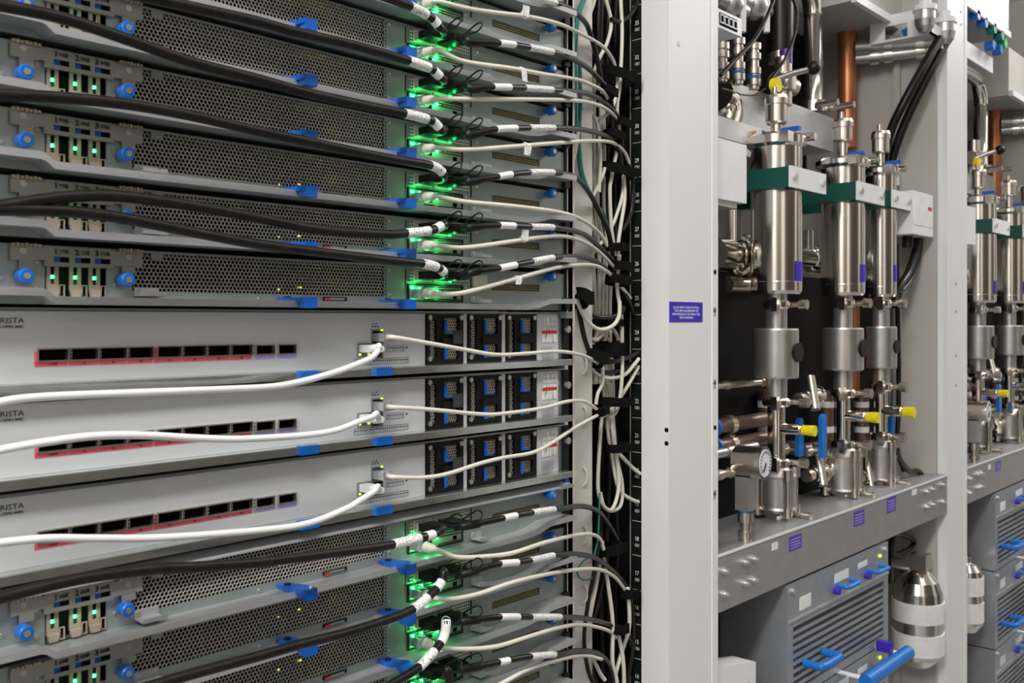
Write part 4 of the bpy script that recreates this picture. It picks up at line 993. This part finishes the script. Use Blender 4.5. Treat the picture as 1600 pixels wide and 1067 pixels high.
MB().cyl(q + Vector((-r * 1.2, -r, -.002)), q + Vector((-r * 1.2, -r - .045, -.002)), .007, 12).build('flange_bolt', 'nickel', t)
t, q = vpipe('black_hose', 'thick black hose with a purple collar', 1219, 82, .13, 20 * mpp(1219, .13), 'black_cable', ZC + .95, 'hose')
MB().cyl(q - Vector((0, 0, .02)), q + Vector((0, 0, .002)), 18 * mpp(1219, .13), 20).build('ferrule', 'nickel', t)
q2 = at(1228, 90, .105); MB().cyl(q2 + Vector((0, 0, -.012)), q2 + Vector((0, 0, .014)), .012, 14).build('purple_collar', 'purple', t)
q = at(1224, 128, .11); t = cab('ball_valve', 'brass ball valve with black knob lever and yellow cap', 'valve', q + Vector((0, 0, -.03)))
MB().cyl(q + Vector((0, 0, -.045)), q + Vector((0, 0, .045)), .016, 18).cyl(q + Vector((0, 0, -.018)), q + Vector((0, 0, .014)), .025, 8).cyl(q + Vector((-.03, 0, -.004)), q + Vector((.035, 0, -.004)), .018, 16).build('valve_body', 'nickel', t)
e = at(1266, 108, .04); b_ = at(1208, 126, .08)
MB().tube([b_, b_.lerp(e, .5) + Vector((0, 0, .002)), e], .0055, 8).build('lever', 'steel_satin', t)
MB().sphere(at(1271, 106, .035), .0125, 16, 10).build('knob', 'black_plastic', t)
q3 = at(1207, 134, .075); MB().cyl(q3, q3 + Vector((0, -.012, 0)), .0125, 18).build('plug_cap', 'yellow', t)
for x, y0, y1, lab in ((1128, 70, 128, 'leftmost upright nickel fitting above the manifold box'), (1153, 62, 132, 'middle upright nickel fitting above the manifold box'), (1178, 70, 140, 'rightmost upright nickel fitting above the manifold box')):
    a, b = at(x, y1, .11), at(x, y0, .11); t = cab('pipe_fitting', lab, 'pipe fitting', a, 'nickel fittings')
    mb = MB().cyl(a, b, .009, 14)
    mb.build('tube', 'nickel', t)
    for f_ in (.15, .4, .72, .95): p = a.lerp(b, f_); MB().cyl(p - Vector((0, 0, .005)), p + Vector((0, 0, .006)), .0125, 6 if f_ > .8 else 14).build('union', 'nickel', t)
    p = a.lerp(b, .27); MB().cyl(p - Vector((0, 0, .002)), p + Vector((0, 0, .002)), .0118, 14).build('blue_ring', 'handle_blue', t)
# small network box at the top left
zA, zB = at(1159, 30, .04).z, at(1159, 58, .04).z
t = cab('network_box', 'white network box with a row of black sockets', 'network box', (at(1130, 58, .04).x, .04, zB))
MB().box((X0 + .003, .04, zB), (at(1159, 58, .04).x, .13, zA)).build('case', 'cab_white', t)
a, b = at(1124, 40, .04), at(1151.5, 40, .04); zc = (zA + zB) / 2
so = MB().box((a.x, .0392, zc - .010), (b.x, .041, zc + .009)).build('socket_strip', 'cavity', t)
for k in range(4):
    xx = a.x + (b.x - a.x) * (k + .5) / 4; MB().plate(xx - .006, xx + .006, zc - .007, zc + .007, .0384, .0392, [(xx - .0045, xx + .0045, zc - .005, zc + .005)]).build('socket', 'module_gray', so)
for x, y, lab in ((1140, 8, 'cluster of grey fittings above the white network box'), (1178, 10, 'second cluster of grey fittings beside the black hose')):
    q = at(x, y, .14); t = cab('valve_cluster', lab, 'pipe fitting', q)
    MB().sphere(q, .026, 14, 8).cyl(q + Vector((-.05, 0, 0)), q + Vector((.05, 0, 0)), .014, 12).cyl(q, q + Vector((0, 0, .08)), .012, 12).build('housing', 'steel_satin', t)
    MB().cyl(q + Vector((.01, -.02, -.05)), q + Vector((.012, -.02, .03)), .006, 10).build('nozzle', 'cab_white', t)
for lab, pts, Y, r in (('thin black cable slanting up to the hose', [(1126, 118), (1150, 92), (1180, 60), (1203, 15), (1215, -20)], .06, .0035), ('thin black cable bowing before the steel pipe', [(1200, 130), (1222, 100), (1240, 60), (1245, 20), (1235, -10)], .09, .003)):
    t = cab('wire', lab, 'cable', at(pts[0][0], pts[0][1], Y)); MB().tube(catmull([at(x, y, Y) for x, y in pts], 6), r, 8).build('sheath', 'black_cable', t)
t = cab('wire', 'thin red wire lying on the manifold box', 'cable', at(1130, 140, .09)); MB().tube(catmull([at(x, y, .09) for x, y in ((1128, 138), (1142, 142), (1160, 148), (1180, 148), (1196, 138))], 5), .0014, 6).build('sheath', 'wire_brown', t)
# overhead tray, bracket, filter bowls
zU = at(1390, 30, .085).z
t = cab('overhead_tray', 'grey overhead tray with white front edge above the pipes', 'tray', (at(1330, 0, .085).x, .2, zU))
xa, xb = at(1270, 26, .16).x + .045, at(1392, 30, .085).x
MB().box((xa, .097, zU), (X1 - .013, .298, zU + .14)).build('tray_body', 'cab_beige', t)
MB().box((xa, .085, zU - .004), (xb, .097, zU + .012)).build('front_edge', 'cab_white', t)
zv = zU
t = cab('filter_bracket', 'white bracket holding two filter bowls', 'bracket', (xb + .01, .05, zv))
xc_ = at(1473, 0, .02).x
MB().box((xb + .002, .0, zv - .012), (xb + .006, .132, zv + .012)).box((xb + .002, .0, zv - .042), (xb + .006, .05, zv - .012)).box((xb + .002, .10, zv - .042), (xb + .006, .132, zv - .012)).box((xb + .002, .0, zv - .046), (xb + .05, .132, zv - .042)).box((xb + .002, .0, zv - .046), (xb + .10, .004, zv - .02)).build('plate', 'cab_white', t)
for x, y, lab in ((1445, 18, 'left hanging silver filter bowl under the bracket'), (1476, 38, 'right hanging silver filter bowl under the bracket')):
    q = at(x, y, .0); r = 16.5 * mpp(x, .0); t = cab('filter_bowl', lab, 'filter', q, 'silver filter bowls')
    MB().lathe((q.x, q.y, q.z), [(0, -r * 2.15), (r * .45, -r * 2.0), (r * .8, -r * 1.5), (r * .95, -r * .8), (r * .95, 0)], 24).build('bowl', 'steel_satin', t)
    MB().cyl(q, q + Vector((0, 0, r * .5)), r * 1.08, 24).build('cap_ring', 'cab_white', t)
    MB().cyl(q + Vector((0, 0, r * .5)), q + Vector((0, 0, r * .5 + .016)), r * .6, 16).build('filter_head', 'cab_white', t)
for y0, y1, lab in ((74, 60, 'upper grey cross pipe from the copper pipe'), (92, 70, 'lower grey cross pipe from the copper pipe')):
    a, b = at(1338, y0, .175), at(1474, y1 + 6, .0); t = cab('cross_pipe', lab, 'pipe', a, 'grey cross pipes')
    MB().tube([a, b], .017 if y0 == 74 else .013, 14).build('tube', 'steel_satin', t)
    for f_ in (.22, .38, .75): p = a.lerp(b, f_); d_ = (b - a).normalized() * .009; MB().cyl(p - d_, p + d_, .024 if y0 == 74 else .018, 16).build('coupling', 'nickel', t)
    p = a.lerp(b, .45) + Vector((0, -.02, .02)); MB().cyl(p, p + Vector((0, -.012, .004)), .011, 12).build('blue_knob', 'handle_blue', t)
for lab, pts in (('left of two thick black hoses slanting down from the bowls', [(1468, 60), (1440, 110), (1410, 165), (1392, 205), (1380, 260), (1376, 330)]), ('right of two thick black hoses slanting down from the bowls', [(1476, 70), (1452, 115), (1424, 170), (1405, 215), (1392, 260), (1386, 330)])):
    W = [at(x, y, (.0, .015, .045, .07, .09, .10)[k]) for k, (x, y) in enumerate(pts)]
    t = cab('black_hose', lab, 'hose', W[-1], 'slanting black hoses'); MB().tube(catmull(W, 6), 6.3 * mpp(1420, .12), 12).build('tube', 'black_cable', t)
t = cab('white_hose', 'short white hose arching down to the third column', 'hose', at(1396, 262, .10)); MB().tube(catmull([at(x, y, .10) for x, y in ((1372, 214), (1384, 222), (1393, 238), (1397, 262), (1398, 290))], 6), .0105, 14).build('tube', 'white_sheath', t)
# controller box on the side wall
a, b = at(1427, 368, .02), at(1458, 303, .02)
t = cab('controller_box', 'beige control box with printed label on the side wall', 'box', (a.x, .1, a.z))
zt_, zb2 = at(1427, 297, .02).z, at(1427, 365, .02).z
MB().box((a.x, .02, zb2), (b.x, .075, zt_)).build('case', 'cab_white', t)
MB().box((a.x + .004, .0192, zb2 + .02), (b.x - .006, .02, zt_ - .008)).build('printed_label', 'sticker', t)
MB().box((b.x - .034, .0186, (zb2 + zt_) / 2 + .01), (b.x - .012, .0192, (zb2 + zt_) / 2 + .018)).build('red_mark', 'sticker_red', t)
MB().cyl(Vector(((a.x + b.x) / 2 - .01, .05, zb2)), Vector(((a.x + b.x) / 2 - .01, .05, zb2 - .025)), .011, 12).build('cable_gland', 'black_plastic', t)
for lab, pts, Y, r in (('black cable hanging from the control box', [(1434, 372), (1430, 395), (1420, 425), (1406, 448), (1400, 480)], .05, .009), ('thin black cable beside the hanging control cable', [(1440, 372), (1436, 405), (1424, 436), (1406, 458)], .045, .004),
                       ('black braided cable running down beside the third column', [(1400, 380), (1402, 460), (1404, 560), (1404, 640), (1402, 700), (1412, 735)], .07, .005), ('black cable ending on the beam beside the wall', [(1392, 690), (1404, 715), (1420, 735), (1434, 736), (1440, 742)], .045, .006)):
    t = cab('wire', lab, 'cable', at(pts[0][0], pts[0][1], Y)); MB().tube(catmull([at(x, y, Y) for x, y in pts], 6), r, 10).build('sheath', 'black_cable', t)
# hidden copper stubs between the columns
for x, y0, y1, lab in ((1334, 470, 620, 'thin copper pipe between the second and third columns'),):
    a, b = at(x, y1, .11), at(x, y0, .11); t = cab('copper_pipe', lab, 'pipe', a); MB().cyl(a, b, .012, 16).build('tube', 'copper', t)
for x, Y, lab in ((1291, .105, 'dark upright pipe with steel bands left of the second column'), (1346, .105, 'dark upright pipe with steel bands left of the third column'), (1197, .115, 'dark brown upright pipe behind the first column')):
    a, b = at(x, 740, Y), at(x, 610, Y); t = cab('upright_pipe', lab, 'pipe', a, 'dark upright pipes'); MB().cyl(a, b, .014, 16).build('tube', 'brown_pipe', t)
    for f_ in (.2, .5, .8): p = a.lerp(b, f_); MB().cyl(p, p + Vector((0, 0, .012)), .0155, 16).build('band', 'sticker', t)
for x, y, lab in ((1274, 740, 'cluster of nickel couplings between the first two columns'), (1262, 622, 'nickel tee beside the first column'), (1350, 745, 'cluster of nickel couplings between the last two columns')):
    q = at(x, y, .09); t = cab('coupling_cluster', lab, 'pipe fitting', q)
    MB().cyl(q + Vector((-.04, 0, 0)), q + Vector((.05, 0, .01)), .012, 12).cyl(q + Vector((-.01, -.02, -.02)), q + Vector((.01, .0, .04)), .010, 12).sphere(q + Vector((.01, -.01, 0)), .018, 12, 8).build('fittings', 'nickel', t)
    for k in range(3): p = q + Vector((-.03 + .03 * k, -.004, .002 * k)); MB().cyl(p, p + Vector((.008, 0, 0)), .0165, 14).build('ring', 'steel', t)
# ---- lower module, tank, handles
zT = at(1300, 884, .0).z; MX0, MX1 = at(1229, 900, 0).x, at(1386, 850, 0).x
def bar_handle(t, x0, x1, z, r, post_, m_='handle_blue'):
    MB().tube(catmull([Vector((x0, -.002, z)), Vector((x0, -post_ * .8, z)), Vector((x0 + .008, -post_, z)), Vector((x1 - .008, -post_, z)), Vector((x1, -post_ * .8, z)), Vector((x1, -.002, z))], 4), r, 10).build('handle', m_, t)
def module(x0, x1, z0, z1, lab, grp):
    t = cab('fan_module', lab, 'fan module', (x0, .0, z0), grp)
    zh = z1 - .062
    MB().box((x0, .003, z0), (x1, .28, z1)).build('case', 'module_gray', t)
    MB().plate(x0, x1, z0, z1, -.002, .003, [(x0 + .02, x1 - .02, z0 + .012, zh - .010)]).build('front_frame', 'module_gray', t)
    g = MB(); n = 30
    zg0, zg1 = z0 + .012, zh - .010
    MB().box((x0 + .02, .0015, zg0), (x1 - .02, .003, zg1)).build('grille_back', 'module_dark', t)
    k = 0; zk = zg0 + .006
    while zk < zg1 - .004:
        MB().box((x0 + .02, -.001, zk), (x1 - .02, .0012, zk + .005)).build('grille_slat', 'module_gray', t); zk += .0125
    MB().box((x0, -.004, zh), (x1, -.002, zh + .004)).build('rib', 'zinc_ledge', t)
    for k_, (f0, f1, dz_) in enumerate(((.10, .20, .012), (.42, .56, .030), (.66, .76, .036))):
        MB().box((x0 + (x1 - x0) * f0, -.0026, zh + dz_), (x0 + (x1 - x0) * f1, -.002, zh + dz_ + .022 - .006 * k_)).build('printed_tag', 'sticker', t)
    for f_ in (.42, .74):
        q = Vector((x0 + (x1 - x0) * f_, -.002, zh + .018)); MB().cyl(q, q + Vector((0, -.010, 0)), .0065, 12).build('thumb_knob', 'label_violet', t)
        bar_handle(t, q.x + .014, q.x + .065, q.z + .006, .0042, .022, 'handle_blue')
    MB().cbox((x0 + (x1 - x0) * .9, -.003, z1 - .02), (.007, .003, .005)).build('status_light', 'led_lime', t)
    bar_handle(t, x0 + (x1 - x0) * .14, x0 + (x1 - x0) * .31, zg0 + .040, .0068, .034)
    for f_ in (.04, .96): MB().cyl((x0 + (x1 - x0) * f_, -.002, z1 - .012), (x0 + (x1 - x0) * f_, -.006, z1 - .012), .005, 10).build('corner_screw', 'screw', t)
    return t
zM = zT - .192
module(MX0, MX1, zM, zT, 'topmost grey fan module directly under the beam', 'grey fan modules')
module(MX0, MX1, zM - .195, zM - .003, 'second grey fan module below the beam', 'grey fan modules')
module(MX0, MX1, zM - .390, zM - .198, 'third grey fan module below the beam', 'grey fan modules')
for zh_, lab in ((zM - .0015, 'upper'), (zM - .1965, 'lower')):
    t = cab('bar_handle', lab + ' long blue bar handle on steel arms before the fan modules', 'handle', (.8, -.03, zh_))
    MB().cyl((.775, -.055, zh_), (.975, -.055, zh_), .0125, 16).build('grip', 'handle_blue', t)
    for xx in (.79, .96): MB().box((xx - .007, -.05, zh_ - .0012), (xx + .007, .0, zh_ + .0012)).build('arm', 'cab_white', t)
    MB().box((.94, -.035, zh_ + .0012), (.955, -.008, zh_ + .02)).build('catch', 'label_violet', t)
YT = .04; xt = at(1434, 950, YT); rt = 37 * mpp(1434, YT); Zt = lambda y: ZC + (500 - y) * mpp(1434, YT)
t = cab('expansion_tank', 'steel expansion tank with white paper bands beside the wall', 'tank', (xt.x, YT, Zt(1040)))
MB().lathe((xt.x, YT, 0), [(0, Zt(1040)), (rt * .5, Zt(1038)), (rt * .9, Zt(1024)), (rt, Zt(1012)), (rt, Zt(935)), (rt * .97, Zt(922)), (rt * .82, Zt(906)), (rt * .5, Zt(893)), (rt * .28, Zt(888)), (rt * .28, Zt(870)), (0, Zt(870))], 32).build('shell', 'steel', t)
for ya, yb in ((936, 966), (984, 1016)): MB().lathe((xt.x, YT, 0), [(rt * 1.0, Zt(yb)), (rt * 1.05, Zt(yb)), (rt * 1.05, Zt(ya)), (rt * 1.0, Zt(ya))], 32).build('paper_band', 'sticker', t)
MB().cbox((xt.x - .012, YT - .01, Zt(874)), (.035, .035, .034)).build('valve_block', 'nickel', t)
MB().cyl((xt.x + .02, YT + .03, Zt(890)), (xt.x + .02, YT + .03, Zt(886)), rt * .75, 20).build('top_disc', 'cab_white', t)
MB().box((xt.x + .02, .10, Zt(1040)), (X1 - .012, .104, Zt(884))).build('backing_plate', 'cab_beige', t)
for lab, pts, Y in (('black cable coil hanging under the beam', [(1400, 830), (1392, 850), (1398, 866), (1420, 858), (1428, 846), (1412, 836), (1398, 834)], .06), ('black cable dropping behind the fan module', [(1396, 826), (1394, 850), (1388, 880), (1390, 910)], .08)):
    t = cab('wire', lab, 'cable', at(pts[0][0], pts[0][1], Y)); MB().tube(catmull([at(x, y, Y) for x, y in pts], 6), .006, 8).build('sheath', 'black_cable', t)
q = at(1181, 1030, .01)
t = cab('funnel_bracket', 'white folded bracket at the lower left corner', 'bracket', (q.x, .02, q.z - .1))
MB().prism([(X0 + .003, q.z + .022), (q.x, q.z - .004), (q.x, q.z - .1), (q.x - .006, q.z - .1), (q.x - .02, q.z - .03), (X0 + .003, q.z - .02)], 'y', .01, .05).build('folded_sheet', 'cab_white', t)
MB().box((X0 + .003, .12, .05), (MX0 - .005, .125, BZ0)).build('lower_back', 'cab_black', cb)
# label every thing of the nearer cabinet, then copy those that show in the farther one
for t in CAB:
    base = t['label']; t['label'] = base + ', nearer cabinet'
    p = Vector(t.location) + Vector((PERIOD, 0, 0))
    if t.name.split('.')[0] not in ('cooling_cabinet', 'support_beam', 'fan_module', 'bar_handle', 'overhead_tray') and pix(p)[0] > 1612: continue
    if 'purple collar' in base: continue
    if t.name.split('.')[0] in ('network_box', 'valve_cluster', 'wire', 'pipe_fitting', 'small_box', 'funnel_bracket', 'elbow_pipe'): continue
    c_ = copy_tree(t); c_.location = p; c_['label'] = base + ', farther cabinet'

# overhead electronics box of the farther cabinet
zE = at(1545, 31, .0).z; xe0, xe1 = XQ1 + .002, at(1580, 50, .0).x
t = thing('electronics_box', 'white overhead box with a row of blue plugs, farther cabinet', 'box', (xe0, .1, zE))
MB().box((xe0, .006, zE), (xe1, .20, zE + .20)).build('case', 'module_gray', t)
MB().box((xe0, .0, zE - .004), (xe1, .006, zE + .012)).build('front_edge', 'cab_white', t)
MB().box((xe0, .03, zE - .10), (xe1 - .05, .034, zE - .06)).build('plug_rail', 'cab_white', t)
for x, y, m_ in ((1516, 26, 'blue_bright'), (1528, 38, 'blue_bright'), (1542, 47, 'teal'), (1554, 58, 'teal'), (1559, 70, 'green_plastic'), (1552, 80, 'blue_bright'), (1540, 73, 'blue_bright')):
    q = at(x, y, .02); MB().cyl(q, q + Vector((0, -.02, 0)), .0125, 12).build('plug', m_, t)

# steel tank just behind the far post
tc, rt2 = at(1511, 930, .035), .036; Zt2 = lambda y: ZC + (500 - y) * mpp(1511, .035)
t = thing('expansion_tank', 'steel tank with white paper bands half hidden by the far post', 'tank', (tc.x, .035, Zt2(988)))
MB().lathe((tc.x, .035, 0), [(0, Zt2(988)), (rt2 * .6, Zt2(985)), (rt2, Zt2(972)), (rt2, Zt2(900)), (rt2 * .92, Zt2(890)), (rt2 * .6, Zt2(881)), (rt2 * .25, Zt2(878)), (rt2 * .25, Zt2(868)), (0, Zt2(868))], 28).build('shell', 'steel', t)
for ya, yb in ((898, 926), (938, 968)): MB().lathe((tc.x, .035, 0), [(rt2, Zt2(yb)), (rt2 * 1.05, Zt2(yb)), (rt2 * 1.05, Zt2(ya)), (rt2, Zt2(ya))], 28).build('paper_band', 'sticker', t)
